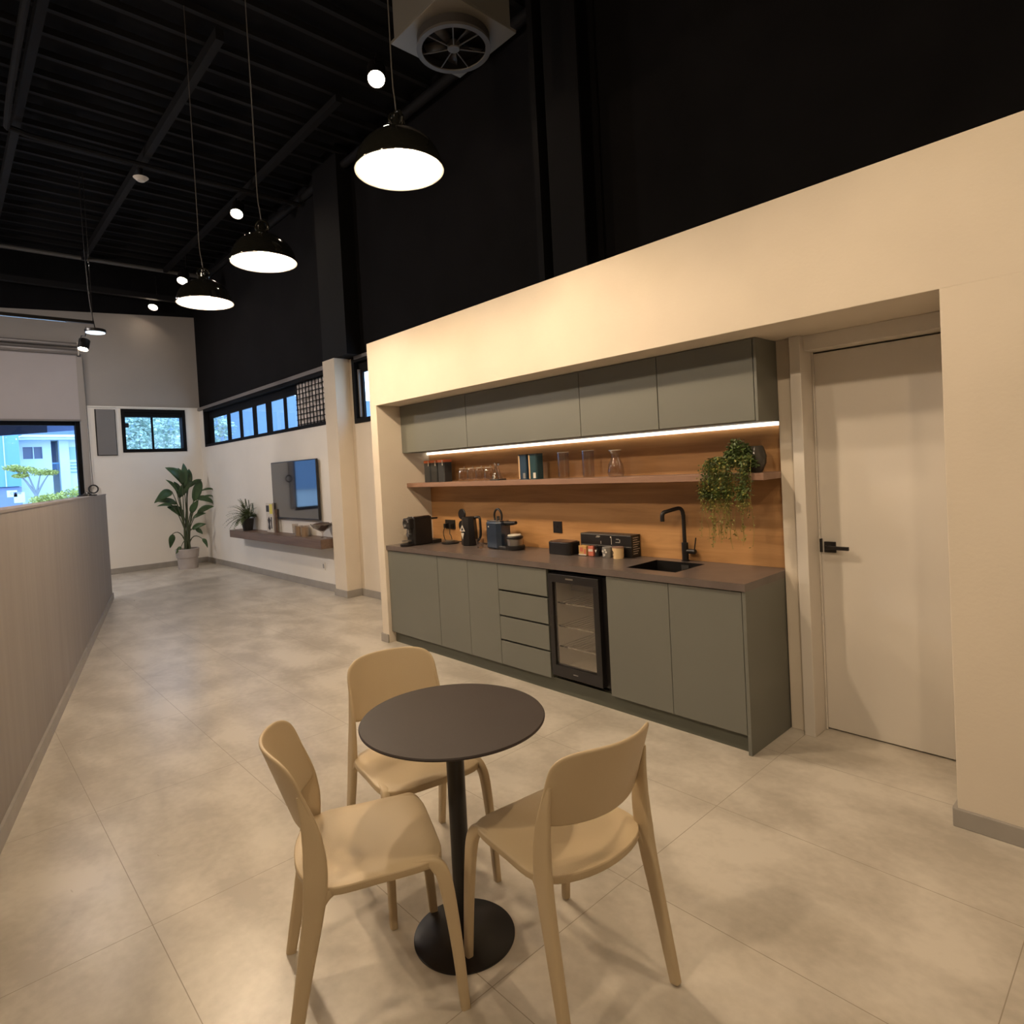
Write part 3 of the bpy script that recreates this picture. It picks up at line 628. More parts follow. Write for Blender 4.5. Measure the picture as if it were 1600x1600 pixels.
for xx in (x0+0.04, x1-0.04): MB().cyl(0.016, 0.10, 0.131, (xx, 0.50, 0), 14).build('foot', 'blackp', t)
tag(MB().box(-2.935, -2.430, 0.09, 0.56, 0.078, 0.0995).build('cooler_shelf_board', 'green_dk'), 'dark board carrying the drinks cooler above the plinth', 'board')

# sockets
def socket(label, x0, x1, z0, z1, holes):
    t = thing('power_socket', label, 'power socket', ((x0+x1)/2, 0.558, (z0+z1)/2))
    MB().box(x0, x1, 0.552, 0.560, z0, z1).build('plate', 'blackm', t, bevel=0.002)
    for hx in holes: MB().cyl(0.018, 0.5495, 0.5525, (hx, 0, (z0+z1)/2), 18, axis='Y').build('outlet', 'blackp', t)
    return t
socket('double black power socket with plugs behind the kettle base', -4.735, -4.585, 1.01, 1.095, (-4.70, -4.62))
socket('single black power socket above the black storage box', -3.335, -3.245, 1.03, 1.12, (-3.30,))
t = thing('power_plug', 'black plug and cord in the double socket, left one', 'plug', (-4.70, 0.55, 1.03)); MB().box(-4.715, -4.685, 0.515, 0.549, 1.02, 1.06).build('plug_body', 'blackp', t, bevel=0.003)
MB().tube(smooth_path([(-4.70, 0.52, 1.03), (-4.70, 0.50, 0.98), (-4.69, 0.50, 0.93), (-4.66, 0.49, 0.906), (-4.6, 0.45, 0.905)], 5), 0.004, 6).build('cord', 'blackp', t)
t = thing('power_plug', 'black plug and coiled cord in the double socket, right one', 'plug', (-4.62, 0.55, 1.03)); MB().box(-4.635, -4.605, 0.515, 0.549, 1.02, 1.06).build('plug_body', 'blackp', t, bevel=0.003)
MB().tube(smooth_path([(-4.62, 0.52, 1.03), (-4.615, 0.51, 0.97), (-4.60, 0.51, 0.955), (-4.59, 0.51, 0.93), (-4.56, 0.51, 0.906), (-4.35, 0.525, 0.905), (-4.2, 0.52, 0.905)], 5), 0.004, 6).build('cord', 'blackp', t)

# ------------------------------------------------------------------ counter appliances
# capsule machine, front towards the room
cx = -4.70
t = thing('capsule_coffee_machine', 'black capsule coffee machine at the left end of the worktop', 'coffee machine', (cx, 0.25, 0.90))
c = MB(); c.prism([(cx-0.062, 0.13), (cx+0.062, 0.13), (cx+0.062, 0.33), (cx-0.062, 0.33)], 0.902, 1.155); c.build('body', 'blackp', t, bevel=0.012)
c = MB(); c.prism([(cx-0.05, 0.085), (cx+0.05, 0.085), (cx+0.055, 0.14), (cx-0.055, 0.14)], 1.055, 1.150); c.build('brewing_head', 'blackp', t, bevel=0.01)
MB().lathe([(0.030, 0.074), (0.036, 0.074), (0.036, 0.088), (0.030, 0.088), (0.030, 0.074)], (cx, 0, 1.105), 28, axis='Y').build('chrome_ring', 'chrome', t)
MB().cyl(0.020, 0.095, 0.125, (cx, 0, 1.0), 16, axis='Y').build('coffee_spout', 'chrome', t)
MB().box(cx-0.018, cx+0.018, 0.10, 0.13, 0.99, 1.05).build('spout_cover', 'steel', t, bevel=0.003)
c = MB(); c.cyl(0.052, 0.902, 0.925, (cx, 0.075, 0), 28, bev=0.004); c.box(cx-0.05, cx+0.05, 0.08, 0.14, 0.902, 0.925); c.build('drip_tray', 'blackp', t)
MB().lathe([(0.030, 0.945), (0.045, 0.945), (0.045, 0.953), (0.030, 0.953)], (cx, 0.085, 0), 28).build('cup_stand', 'steel', t)
MB().box(cx-0.045, cx+0.045, 0.14, 0.32, 1.156, 1.163).build('lever', 'chrome', t, bevel=0.003)
MB().box(cx+0.0, cx+0.045, 0.325, 0.41, 1.120, 1.135).build('lever_handle', 'blackp', t, bevel=0.004)
MB().box(cx-0.05, cx+0.075, 0.32, 0.42, 0.902, 0.935).build('water_tank_base', 'blackp', t, bevel=0.004)
# kettle base
t = thing('kettle_base', 'flat round black kettle base beside the capsule machine', 'kettle base', (-4.47, 0.40, 0.90))
MB().cyl(0.082, 0.9005, 0.918, (-4.47, 0.40, 0), 36, bev=0.006).build('base', 'blackp', t)
MB().cyl(0.045, 0.918, 0.928, (-4.47, 0.40, 0), 28, bev=0.003).build('contact_plate', 'steel', t)
# kettle
kx, ky = -4.19, 0.40
t = thing('electric_kettle', 'black kettle with raised round lid and pale emblem', 'kettle', (kx, ky, 0.90))
prof = [(0.0001, 0.902), (0.068, 0.902), (0.074, 0.912), (0.070, 1.03), (0.064, 1.12), (0.060, 1.145), (0.052, 1.15), (0.0001, 1.15)]
MB().lathe(prof, (kx, ky, 0), 8).build('body', 'blackp', t, bevel=0.004)
c = MB(); c.tube(smooth_path([(kx+0.05, ky+0.02, 1.140), (kx+0.105, ky+0.03, 1.145), (kx+0.115, ky+0.03, 1.10), (kx+0.11, ky+0.03, 0.98), (kx+0.066, ky+0.02, 0.93)], 5), 0.011, 10); c.build('handle', 'blackp', t)
MB().cyl(0.048, -0.008, 0.008, (0, 0, 0), 28, axis='Y', bev=0.004).build('lid', 'blackp', t, world=False).location = (-0.065, -0.02, 0.272)
MB().cyl(0.045, -0.008, 0.008, (0, 0, 0), 28, axis='Y', bev=0.004).build('filter_disc', 'blackp', t, world=False).location = (-0.095, 0.0, 0.17)
c = MB(); yy = ky-0.078
c.add([(kx+a, yy, 0.90+z) for a, z in ((-0.035, 0.13), (0.035, 0.13), (0.0, 0.185))], [(0, 1, 2)]); c.add([(kx+a, yy, 0.90+z) for a, z in ((-0.02, 0.115), (0.02, 0.115), (0.0, 0.06))], [(0, 2, 1)])
c.build('emblem', 'label', t, solid=0.002)
c = MB(); c.add([(kx+a, yy-0.0015, 0.90+z) for a, z in ((-0.018, 0.137), (0.018, 0.137), (0.0, 0.168))], [(0, 1, 2)]); c.build('emblem', 'can', t, solid=0.001)
# helpers for glassware
def glass_shape(c0, r0, r1, h, wall=0.0025, seg=28, rim=0.0):
    x, y, z = c0
    return MB().lathe([(0.0001, z), (r0, z), (r1, z+h), (r1-wall, z+h), (r0-wall, z+0.006), (0.0001, z+0.006)], (x, y, 0), seg)
t = tag(glass_shape((-3.965, 0.325, 0.901), 0.026, 0.036, 0.075).build('shot_glass', 'drink'), 'small clear faceted glass between kettle and navy machine', 'glass')
# navy machine
t = thing('coffee_machine', 'navy and chrome coffee machine with loop handle on the worktop', 'coffee machine', (-3.75, 0.38, 0.90))
c = MB(); pts = [(-3.88, 0.34), (-3.86, 0.31), (-3.74, 0.31), (-3.71, 0.34), (-3.71, 0.44), (-3.74, 0.47), (-3.86, 0.47), (-3.88, 0.44)]
c.prism(pts, 0.905, 1.125); c.build('body', 'navy', t, bevel=0.012)
c = MB(); c.prism([(-3.87, 0.33), (-3.86, 0.32), (-3.74, 0.32), (-3.72, 0.34), (-3.72, 0.44), (-3.74, 0.46), (-3.86, 0.46), (-3.87, 0.44)], 1.126, 1.136); c.build('top_plate', 'chrome', t, bevel=0.002)
c = MB(); c.tube([(-3.795+0.045*math.cos(a), 0.39, 1.165+0.058*math.sin(a)) for a in [i*2*PI/24 for i in range(25)]], 0.009, 8, cap=False); c.build('loop_handle', 'blackp', t)
MB().cyl(0.012, 1.13, 1.165, (-3.795, 0.39, 0), 14).build('knob', 'blackp', t)
c = MB(); c.tube([(-3.72, 0.39, 1.108), (-3.62, 0.385, 1.112), (-3.575, 0.38, 1.118)], [0.020, 0.017, 0.014], 12); c.build('brewing_arm', 'blackp', t)
MB().lathe([(0.0001, 0.902), (0.07, 0.902), (0.078, 0.915), (0.076, 0.935), (0.0001, 0.935)], (-3.60, 0.385, 0), 32).build('drip_base', 'blackp', t)
MB().box(-3.74, -3.60, 0.32, 0.45, 0.902, 0.93).build('base', 'blackp', t, bevel=0.005)
MB().lathe([(0.0001, 0.936), (0.062, 0.936), (0.066, 0.985), (0.060, 0.992), (0.0001, 0.992)], (-3.605, 0.385, 0), 32).build('drip_cup', 'steel', t)
MB().lathe([(0.0001, 0.993), (0.068, 0.993), (0.070, 1.004), (0.064, 1.012), (0.0001, 1.010)], (-3.605, 0.385, 0), 32).build('cup_lid', 'blackp', t)
MB().cyl(0.055, 1.010, 1.022, (-3.605, 0.385, 0), 28, bev=0.003).build('cup_grid', 'label', t)
MB().cyl(0.006, 0.3070, 0.3095, (-3.83, 0, 1.085), 12, axis='Y').build('indicator', 'label', t)
MB().tube(smooth_path([(-3.88, 0.45, 0.93), (-3.93, 0.48, 0.906), (-4.0, 0.52, 0.905), (-4.15, 0.53, 0.905)], 4), 0.004, 6).build('cord', 'blackp', t)
# black box with lifted-in lid
t = thing('storage_box', 'matt black rounded box with a brown lid on the worktop', 'box', (-3.10, 0.40, 0.90))
def rrect(x0, x1, y0, y1, r, n=5):
    o = []
    for (cx_, cy_, a0) in ((x1-r, y0+r, -PI/2), (x1-r, y1-r, 0), (x0+r, y1-r, PI/2), (x0+r, y0+r, PI)):
        for i in range(n+1): a = a0+i*PI/2/n; o.append((cx_+r*math.cos(a), cy_+r*math.sin(a)))
    return o
MB().prism(rrect(-3.205, -2.985, 0.335, 0.475, 0.035), 0.902, 0.992, smooth=False).build('body', 'blackm', t, bevel=0.003)
MB().prism(rrect(-3.195, -2.995, 0.345, 0.465, 0.03), 0.992, 0.998).build('lid', mat('brown_lid', (0.10, 0.05, 0.03), 0.3), t)
# big black printed box
t = thing('coffee_pod_box', 'long black printed box standing behind the small tins', 'box', (-2.75, 0.505, 0.90))
MB().box(-2.975, -2.525, 0.455, 0.555, 0.902, 0.975).build('lower_box', 'blackp', t, bevel=0.0015)
MB().box(-2.975, -2.525, 0.455, 0.555, 0.976, 1.055).build('upper_box', 'blackp', t, bevel=0.0015)
c = MB(); c.box(-2.97, -2.53, 0.4535, 0.4545, 1.048, 1.051); c.box(-2.97, -2.53, 0.4535, 0.4545, 0.972, 0.975); c.build('edge_line', 'grey_print', t)
c = MB(); y_ = 0.4538
c.box(-2.825, -2.795, y_, y_+0.001, 1.036, 1.040); c.box(-2.832, -2.80, y_, y_+0.001, 1.030, 1.032)
c.cyl(0.006, y_, y_+0.001, (-2.70, 0, 1.036), 12, axis='Y'); c.box(-2.697, -2.694, y_, y_+0.001, 0.985, 1.03); c.box(-2.79, -2.787, y_, y_+0.001, 0.985, 1.005)
c.box(-2.655, -2.63, y_, y_+0.001, 1.022, 1.025); c.box(-2.66, -2.625, y_, y_+0.001, 1.0, 1.003); c.box(-2.625, -2.622, y_, y_+0.001, 1.003, 1.022)
for k in range(8):
    z = 0.925+k*0.0155; L_ = 0.05+0.025*((k*37) % 3)/2
    c.box(-2.5245, -2.5235, 0.47, 0.47+L_, z, z+0.004)
c.build('printed_marks', 'label', t)
# small containers in front
t = thing('tea_tin', 'small amber and red patterned container, leftmost of the row', 'tin', (-2.905, 0.41, 0.90), group='small containers before the black box')
MB().box(-2.94, -2.868, 0.385, 0.43, 0.902, 0.972).build('body', 'amber', t, bevel=0.003)
c = MB(); c.box(-2.925, -2.90, 0.3835, 0.385, 0.93, 0.96); c.box(-2.89, -2.872, 0.3835, 0.385, 0.91, 0.95); c.build('printed_marks', 'redprint', t)
MB().box(-2.938, -2.87, 0.3833, 0.385, 0.905, 0.913).build('band', 'label', t)
t = thing('tea_tin', 'small red and white packet beside the amber container', 'packet', (-2.83, 0.41, 0.90), group='small containers before the black box')
MB().box(-2.855, -2.808, 0.388, 0.43, 0.902, 0.972).build('body', 'redprint', t, bevel=0.003)
MB().box(-2.852, -2.811, 0.3865, 0.388, 0.935, 0.952).build('band', 'label', t)
t = thing('small_figurine', 'small black figurine with white chest between the packets', 'figurine', (-2.785, 0.40, 0.90))
c = MB(); c.lathe([(0.0001, 0.902), (0.018, 0.902), (0.014, 0.93), (0.018, 0.945), (0.008, 0.958), (0.0001, 0.958)], (-2.785, 0.405, 0), 14); c.lathe([(0.0001, 0.956), (0.013, 0.964), (0.012, 0.975), (0.0001, 0.982)], (-2.785, 0.405, 0), 14); c.lathe([(0.0001, 0.972), (0.024, 0.972), (0.024, 0.975), (0.0001, 0.977)], (-2.785, 0.405, 0), 16); c.build('body', 'blackp', t)
c = MB(); c.add([(-2.794, 0.3885, 0.95), (-2.776, 0.3885, 0.95), (-2.785, 0.3885, 0.93)], [(0, 1, 2)]); c.build('chest', 'label', t, solid=0.002)
t = thing('tea_tin', 'grey and brown printed pouch in the middle of the row', 'pouch', (-2.70, 0.41, 0.90), group='small containers before the black box')
MB().lathe([(0.0001, 0.902), (0.032, 0.902), (0.036, 0.95), (0.034, 0.972), (0.0001, 0.972)], (-2.705, 0.415, 0), 20).build('body', 'grey_print', t)
c = MB()
for a0, z in ((-1.9, 0.945), (-1.5, 0.92), (-1.1, 0.94), (-1.3, 0.955)):
    c.box(-2.705+0.036*math.cos(a0)-0.007, -2.705+0.036*math.cos(a0)+0.007, 0.415+0.037*math.sin(a0)-0.001, 0.415+0.037*math.sin(a0)+0.001, z-0.006, z+0.006)
c.build('printed_marks', 'label', t)
t = thing('paper_cup', 'cream paper tub with a dark printed mark, rightmost of the row', 'cup', (-2.595, 0.41, 0.90))
MB().lathe([(0.0001, 0.902), (0.036, 0.902), (0.040, 0.975), (0.0001, 0.975)], (-2.60, 0.40, 0), 24).build('body', 'cream', t)
MB().cyl(0.041, 0.975, 0.981, (-2.60, 0.40, 0), 24, bev=0.002).build('lid', 'shelf_wood', t)
MB().tube([(-2.617, 0.365, 0.915), (-2.622, 0.362, 0.93), (-2.612, 0.362, 0.943), (-2.620, 0.362, 0.958)], 0.0022, 5).build('printed_marks', 'dark_print', t)

# ------------------------------------------------------------------ things on the open shelf
SZ = 1.461
labs = ['dark canister with orange lid, nearest the left end of the shelf', 'dark canister with orange lid, middle one of three', 'dark canister with orange lid, rightmost of the three']
c0 = None
for i, x in enumerate((-4.76, -4.655, -4.545)):
    if c0 is None:
        c0 = thing('canister', '', 'canister', (x, 0.44, SZ))
        MB().prism(rrect(-0.048, 0.048, -0.048, 0.048, 0.012), 0.0, 0.178).build('body', 'can', c0, world=False, bevel=0.002)
        MB().prism(rrect(-0.050, 0.050, -0.050, 0.050, 0.012), 0.178, 0.202).build('lid', 'orange', c0, world=False, bevel=0.002)
        MB().box(0.03, 0.038, -0.054, -0.050, 0.15, 0.195).build('clasp', 'label', c0, world=False)
        o = c0
    else: o = dup(c0)
    o.location = (x, 0.44, SZ); o['label'] = labs[i]; o['group'] = 'dark canisters on the shelf'
mug0 = None
ml = ['clear glass mug at the left end of the row of four', 'clear glass mug second from the left of four', 'clear glass mug third from the left of four', 'clear glass mug at the right end, beside the slanted glass cone']
for i, x in enumerate((-4.27, -4.155, -4.04, -3.925)):
    if mug0 is None:
        mug0 = thing('glass_mug', '', 'glass', (x, 0.43, SZ))
        MB().lathe([(0.0001, 0), (0.036, 0), (0.042, 0.02), (0.042, 0.085), (0.030, 0.105), (0.028, 0.105), (0.039, 0.083), (0.038, 0.022), (0.0001, 0.008)], seg=24).build('bowl', 'drink', mug0, world=False)
        MB().lathe([(0.026, 0.105), (0.035, 0.107), (0.035, 0.112), (0.026, 0.112), (0.026, 0.105)], seg=24).build('rim', mat('rim_highlight', (0.95, 0.85, 0.72), 0.1, metal=0.6), mug0, world=False)  # bright metal ring paints the light strip's highlight on the glass rim
        MB().tube([(0.030, -0.01, 0.11), (0.045, -0.02, 0.124), (0.05, -0.02, 0.115)], 0.003, 6).build('handle', 'chrome', mug0, world=False)
        o = mug0
    else: o = dup(mug0)
    o.location = (x, 0.43, SZ); o['label'] = ml[i]; o['group'] = 'glass mugs on the shelf'; o.rotation_euler = (0, 0, 0.0)
t = thing('glass_cone', 'clear cone-shaped glass dripper on a small dark tray', 'glass dripper', (-3.80, 0.42, SZ))
MB().prism(rrect(-3.865, -3.745, 0.37, 0.47, 0.02), SZ, SZ+0.010).build('tray', 'dark_print', t, bevel=0.002)
MB().lathe([(0.048, SZ+0.012), (0.016, SZ+0.115), (0.028, SZ+0.145), (0.026, SZ+0.145), (0.013, SZ+0.115), (0.045, SZ+0.012)], (-3.815, 0.42, 0), 24).build('cone', 'drink', t)
MB().tube([(-3.80, 0.39, SZ+0.135), (-3.765, 0.385, SZ+0.05), (-3.755, 0.385, SZ+0.02)], 0.004, 6).build('handle', 'chrome', t)
MB().cyl(0.012, SZ+0.12, SZ+0.135, (-3.765, 0.40, 0), 12).build('stopper', 'chrome', t)
for (x, mm, lab) in ((-3.462, 'bluetin', 'tall dark blue tin with pale edge on the shelf'), (-3.350, 'teal', 'tall dark green tin with a white label on the shelf')):
    t = thing('tall_tin', lab, 'tin', (x, 0.42, SZ), group='tall tins on the shelf')
    MB().prism(rrect(x-0.046, x+0.046, 0.37, 0.45, 0.015), SZ, SZ+0.188).build('body', mm, t)
    MB().prism(rrect(x-0.047, x+0.047, 0.369, 0.451, 0.015), SZ+0.188, SZ+0.196).build('lid', 'dark_print', t)
    MB().box(x-0.038, x-0.024, 0.3685, 0.370, SZ+0.004, SZ+0.185).build('edge_stripe', 'gold', t)
    MB().box(x+0.008, x+0.034, 0.3680, 0.3695, SZ+0.008, SZ+0.050).build('sticker', 'label' if mm == 'teal' else 'grey_print', t)
for (x, lab) in ((-3.075, 'tall straight clear glass beside the tins'), (-2.84, 'tall straight clear glass standing between the other glass and the carafe')):
    tg = glass_shape((x, 0.42, SZ), 0.042, 0.045, 0.190, 0.004).build('tall_glass', 'drink')
    MB().lathe([(0.0405, SZ+0.189), (0.0455, SZ+0.189), (0.0455, SZ+0.1925), (0.0405, SZ+0.1925), (0.0405, SZ+0.189)], (x, 0.42, 0), 28).build('rim', bpy.data.materials['rim_highlight'], tg)  # ring stands in for the highlight along the glass edge
    tag(tg, lab, 'glass', 'tall clear glasses on the shelf')
t = thing('glass_carafe', 'clear glass carafe with a painted rim highlight on the shelf', 'carafe', (-2.60, 0.42, SZ))
MB().lathe([(0.0001, 0), (0.052, 0.002), (0.058, 0.03), (0.050, 0.085), (0.030, 0.125), (0.028, 0.15), (0.042, 0.178), (0.040, 0.178), (0.025, 0.15), (0.027, 0.125), (0.047, 0.083), (0.054, 0.03), (0.048, 0.007), (0.0001, 0.006)], seg=28).build('bowl', 'drink', t, world=False)
MB().lathe([(0.040, 0.177), (0.044, 0.177), (0.044, 0.183), (0.040, 0.183), (0.040, 0.177)], seg=28).build('rim', 'rim_highlight' if 'rim_highlight' in M else bpy.data.materials['rim_highlight'], t, world=False)  # painted highlight ring on the carafe mouth
# trailing plant
px, py = -1.675, 0.40
t = thing('trailing_plant', 'trailing green plant in a grey bowl spilling over the shelf edge', 'plant', (px, py, SZ))
MB().lathe([(0.0001, SZ), (0.045, SZ), (0.068, SZ+0.05), (0.072, SZ+0.09), (0.058, SZ+0.14), (0.052, SZ+0.150), (0.0001, SZ+0.148)], (px+0.03, py+0.04, 0), 28).build('pot', mat('smoky_pot', (0.055, 0.05, 0.042), 0.15), t)
rnd = random.Random(5)
fol = MB(); sth = MB(); yel = MB(); ten = MB()
def leaflet(mb, p, s, rn, droop=0.0):
    a = rn.uniform(0, 2*PI); tilt = rn.uniform(-0.6, 0.9)
    d = Vector((math.cos(a)*math.cos(tilt), math.sin(a)*math.cos(tilt), -math.sin(tilt)-droop)).normalized()
    sd = d.cross(Vector((rn.uniform(-1, 1), rn.uniform(-1, 1), 1))).normalized(); up = d.cross(sd)
    p = Vector(p)
    mb.add([p, p+d*s*0.5+sd*s*0.32+up*s*0.06, p+d*s, p+d*s*0.5-sd*s*0.32+up*s*0.06], [(0, 1, 2), (0, 2, 3)])
for i in range(1900):
    u = rnd.random(); a = rnd.uniform(0, 2*PI); r = 0.085*math.sqrt(rnd.random())
    z = SZ+0.03+0.165*(1-(r/0.09)**2)*rnd.uniform(0.5, 1.05)
    leaflet(fol, (px-0.015+r*math.cos(a)*1.15, py-0.05+r*math.sin(a), z), rnd.uniform(0.014, 0.026), rnd, 0.3)
for k in range(80):
    a = rnd.uniform(PI*0.95, PI*2.05); x = px-0.035+0.11*math.cos(a); y = py-0.07+0.05*math.sin(a)
    y_edge = min(y-0.04, 0.262-rnd.uniform(0, 0.03)); ln = rnd.uniform(0.08, 0.17) if k % 3 else rnd.uniform(0.25, 0.36)
    xe = x+rnd.uniform(-0.05, 0.03)
    path = smooth_path([(x, y, SZ+0.10), (xe, y_edge+0.02, SZ+0.05), (xe+rnd.uniform(-0.01, 0.01), y_edge, SZ-0.06)] + [(xe+rnd.uniform(-0.014, 0.014), y_edge+rnd.uniform(-0.008, 0.008), SZ-0.06-ln*j/4) for j in range(1, 5)], 5)
    (sth if k % 3 else ten).tube(path, 0.0011, 4)
    for q in path[2:]:
        top = q.z > SZ-0.13
        for _ in range(3 if top else (2 if rnd.random() < 0.45 else 0)):
            leaflet(fol if (top and rnd.random() < 0.7) else yel, q+Vector((rnd.uniform(-.012, .012), rnd.uniform(-.012, .008), rnd.uniform(-.01, .01))), rnd.uniform(0.010, 0.022) if top else rnd.uniform(0.010, 0.018), rnd, 0.4)
fol.build('foliage', 'trail', t); yel.build('foliage', 'trail_y', t); sth.build('trailing_stems', 'trail', t); ten.build('trailing_stems', 'trail_y', t)

# ================================================================== TELEVISION WALL
tag(MB().box(-10.92, -7.535, 0.635, 0.899, 0.620, 0.742).build('floating_shelf', 'tv_shelf', bevel=0.003), 'thick brown floating shelf below the television', 'shelf')
t = thing('television', 'large wall-mounted flat television above the floating shelf', 'television', (-8.75, 0.87, 1.4))
MB().box(-9.50, -7.96, 0.840, 0.870, 0.965, 1.820).build('casing', 'blackp', t, bevel=0.004)
MB().box(-9.485, -7.975, 0.8385, 0.8405, 0.985, 1.806).build('screen', 'screen', t)
MB().box(-9.1, -8.4, 0.870, 0.899, 1.2, 1.6).build('wall_mount', 'blackm', t)
t = thing('wall_outlet', 'small white wall outlet low under the floating shelf', 'outlet', (-8.02, 0.9, 0.32))
MB().box(-8.06, -7.98, 0.892, 0.899, 0.27, 0.38).build('plate', 'white', t, bevel=0.002)
MB().box(-8.035, -8.005, 0.889, 0.892, 0.295, 0.355).build('outlet_face', 'skirt', t)
# fern
fx_, fy_, fz_ = -10.42, 0.765, 0.743
t = thing('potted_fern', 'small fern in a black pot on the left of the floating shelf', 'plant', (fx_, fy_, fz_))
MB().lathe([(0.0001, fz_), (0.075, fz_), (0.105, fz_+0.195), (0.098, fz_+0.195), (0.092, fz_+0.175), (0.0001, fz_+0.175)], (fx_, fy_, 0), 28).build('pot', 'blackm', t)
rn = random.Random(3)
def frond(L_, az, el, w_=0.035, droop=1.6):
    b = MB(); pts = []; d = Vector((math.cos(az)*math.cos(el), math.sin(az)*math.cos(el), math.sin(el))); p = Vector((fx_, fy_, fz_+0.18)); n = 12
    for i in range(n+1):
        pts.append(p.copy()); p = p + d*L_/n; d = (d+Vector((0, 0, -droop/n*0.9))).normalized()
    b.tube(pts, [0.003*(1-i/(n+2)) for i in range(n+1)], 4)
    for i in range(1, n+1):
        dd = (pts[i]-pts[i-1]).normalized(); sd = dd.cross(Vector((0, 0, 1)))
        sd = sd.normalized() if sd.length > 1e-3 else Vector((1, 0, 0))
        wv = w_*math.sin(PI*min(1, (i+1)/(n+2)))+0.008
        for sg in (-1, 1):
            q = pts[i]; tip = q+sd*sg*wv+dd*0.018-Vector((0, 0, 0.006)); b.add([q-dd*0.008, tip, q+dd*0.010], [(0, 1, 2)])
    b.v = [(q[0], min(q[1], 0.893), q[2]) for q in b.v]
    return b
i = 0
for k in range(80):
    az = rn.uniform(0, 2*PI); el = rn.uniform(0.35, 1.35); L_ = rn.uniform(0.26, 0.44)
    if math.sin(az) > 0.2: L_ = min(L_, 0.17); el = max(el, 0.9)
    frond(L_, az, el, 0.045, rn.uniform(1.2, 2.2)).build('frond', 'fern', t)
for (dx_, h_) in ((-0.04, 0.44), (0.10, 0.42), (0.27, 0.36)):
    b = MB(); b.tube(smooth_path([(fx_, fy_, fz_+0.17), (fx_+dx_*0.5, fy_+0.02, fz_+h_*0.8), (fx_+dx_, fy_, fz_+h_+0.08), (fx_+dx_+0.09, fy_-0.03, fz_+h_-0.04)], 4), 0.007, 5); b.build('frond', 'stem', t)
# prints
t = thing('art_print', 'small upright poster with yellow block leaning behind the fern', 'print', (-9.56, 0.84, 0.743))
MB().box(-9.70, -9.44, 0.800, 0.822, 0.743, 1.195).build('board', 'label', t)
MB().box(-9.56, -9.45, 0.7985, 0.800, 1.03, 1.18).build('printed_block', 'yellowprint', t)
c = MB(); c.box(-9.69, -9.58, 0.7985, 0.800, 1.06, 1.16); c.lathe([(0.0001, 0), (0.05, 0.03), (0.03, 0.10), (0.06, 0.16), (0.0001, 0.22)], (-9.60, 0.800, 0.77), 10); c.box(-9.53, -9.49, 0.7985, 0.800, 0.80, 0.98)
bpy_o = c.build('printed_figure', 'dark_print', t)
for v_ in bpy_o.data.vertices:
    if abs(v_.co.y-(0.800-0.84)) > 0.0016: v_.co.y = (0.800-0.84)-0.001 if v_.co.y < (0.8-0.84) else (0.800-0.84)
MB().box(-9.41, -9.37, 0.805, 0.84, 0.743, 1.10).build('easel_edge', 'tv_shelf', t)
# candles and glass
for (x, y, lab) in ((-8.50, 0.78, 'beige candle cup, leftmost of the three under the television'), (-8.385, 0.825, 'beige candle cup in the middle of the three, slightly behind'), (-8.26, 0.76, 'beige candle cup, rightmost and nearest of the three')):
    t = thing('candle_cup', lab, 'candle', (x, y, 0.743), group='candle cups under the television')
    MB().lathe([(0.0001, 0.743), (0.05, 0.743), (0.055, 0.87), (0.0001, 0.87)], (x, y, 0), 22).build('wax', 'candle', t)
    MB().lathe([(0.0001, 0.7425), (0.056, 0.7425), (0.061, 0.885), (0.058, 0.885), (0.0535, 0.75)], (x, y, 0), 22).build('glass_cup', 'drink', t)
t = tag(glass_shape((-8.66, 0.80, 0.7425), 0.035, 0.045, 0.16).build('small_glass', 'drink'), 'small clear glass left of the candle cups', 'glass')
t = thing('stemmed_bowl', 'clear stemmed glass bowl full of dark beans at the shelf end', 'bowl', (-7.68, 0.74, 0.743))
MB().lathe([(0.0001, 0.743), (0.05, 0.744), (0.05, 0.75), (0.010, 0.765), (0.009, 0.82), (0.03, 0.84), (0.115, 0.89), (0.155, 0.945), (0.151, 0.947), (0.112, 0.895), (0.028, 0.846), (0.0001, 0.842)], (-7.68, 0.74, 0), 32).build('glass_bowl', 'drink', t)
MB().lathe([(0.0001, 0.848), (0.03, 0.850), (0.108, 0.897), (0.138, 0.932), (0.08, 0.955), (0.0001, 0.965)], (-7.68, 0.74, 0), 32).build('beans', 'dark_fill', t)

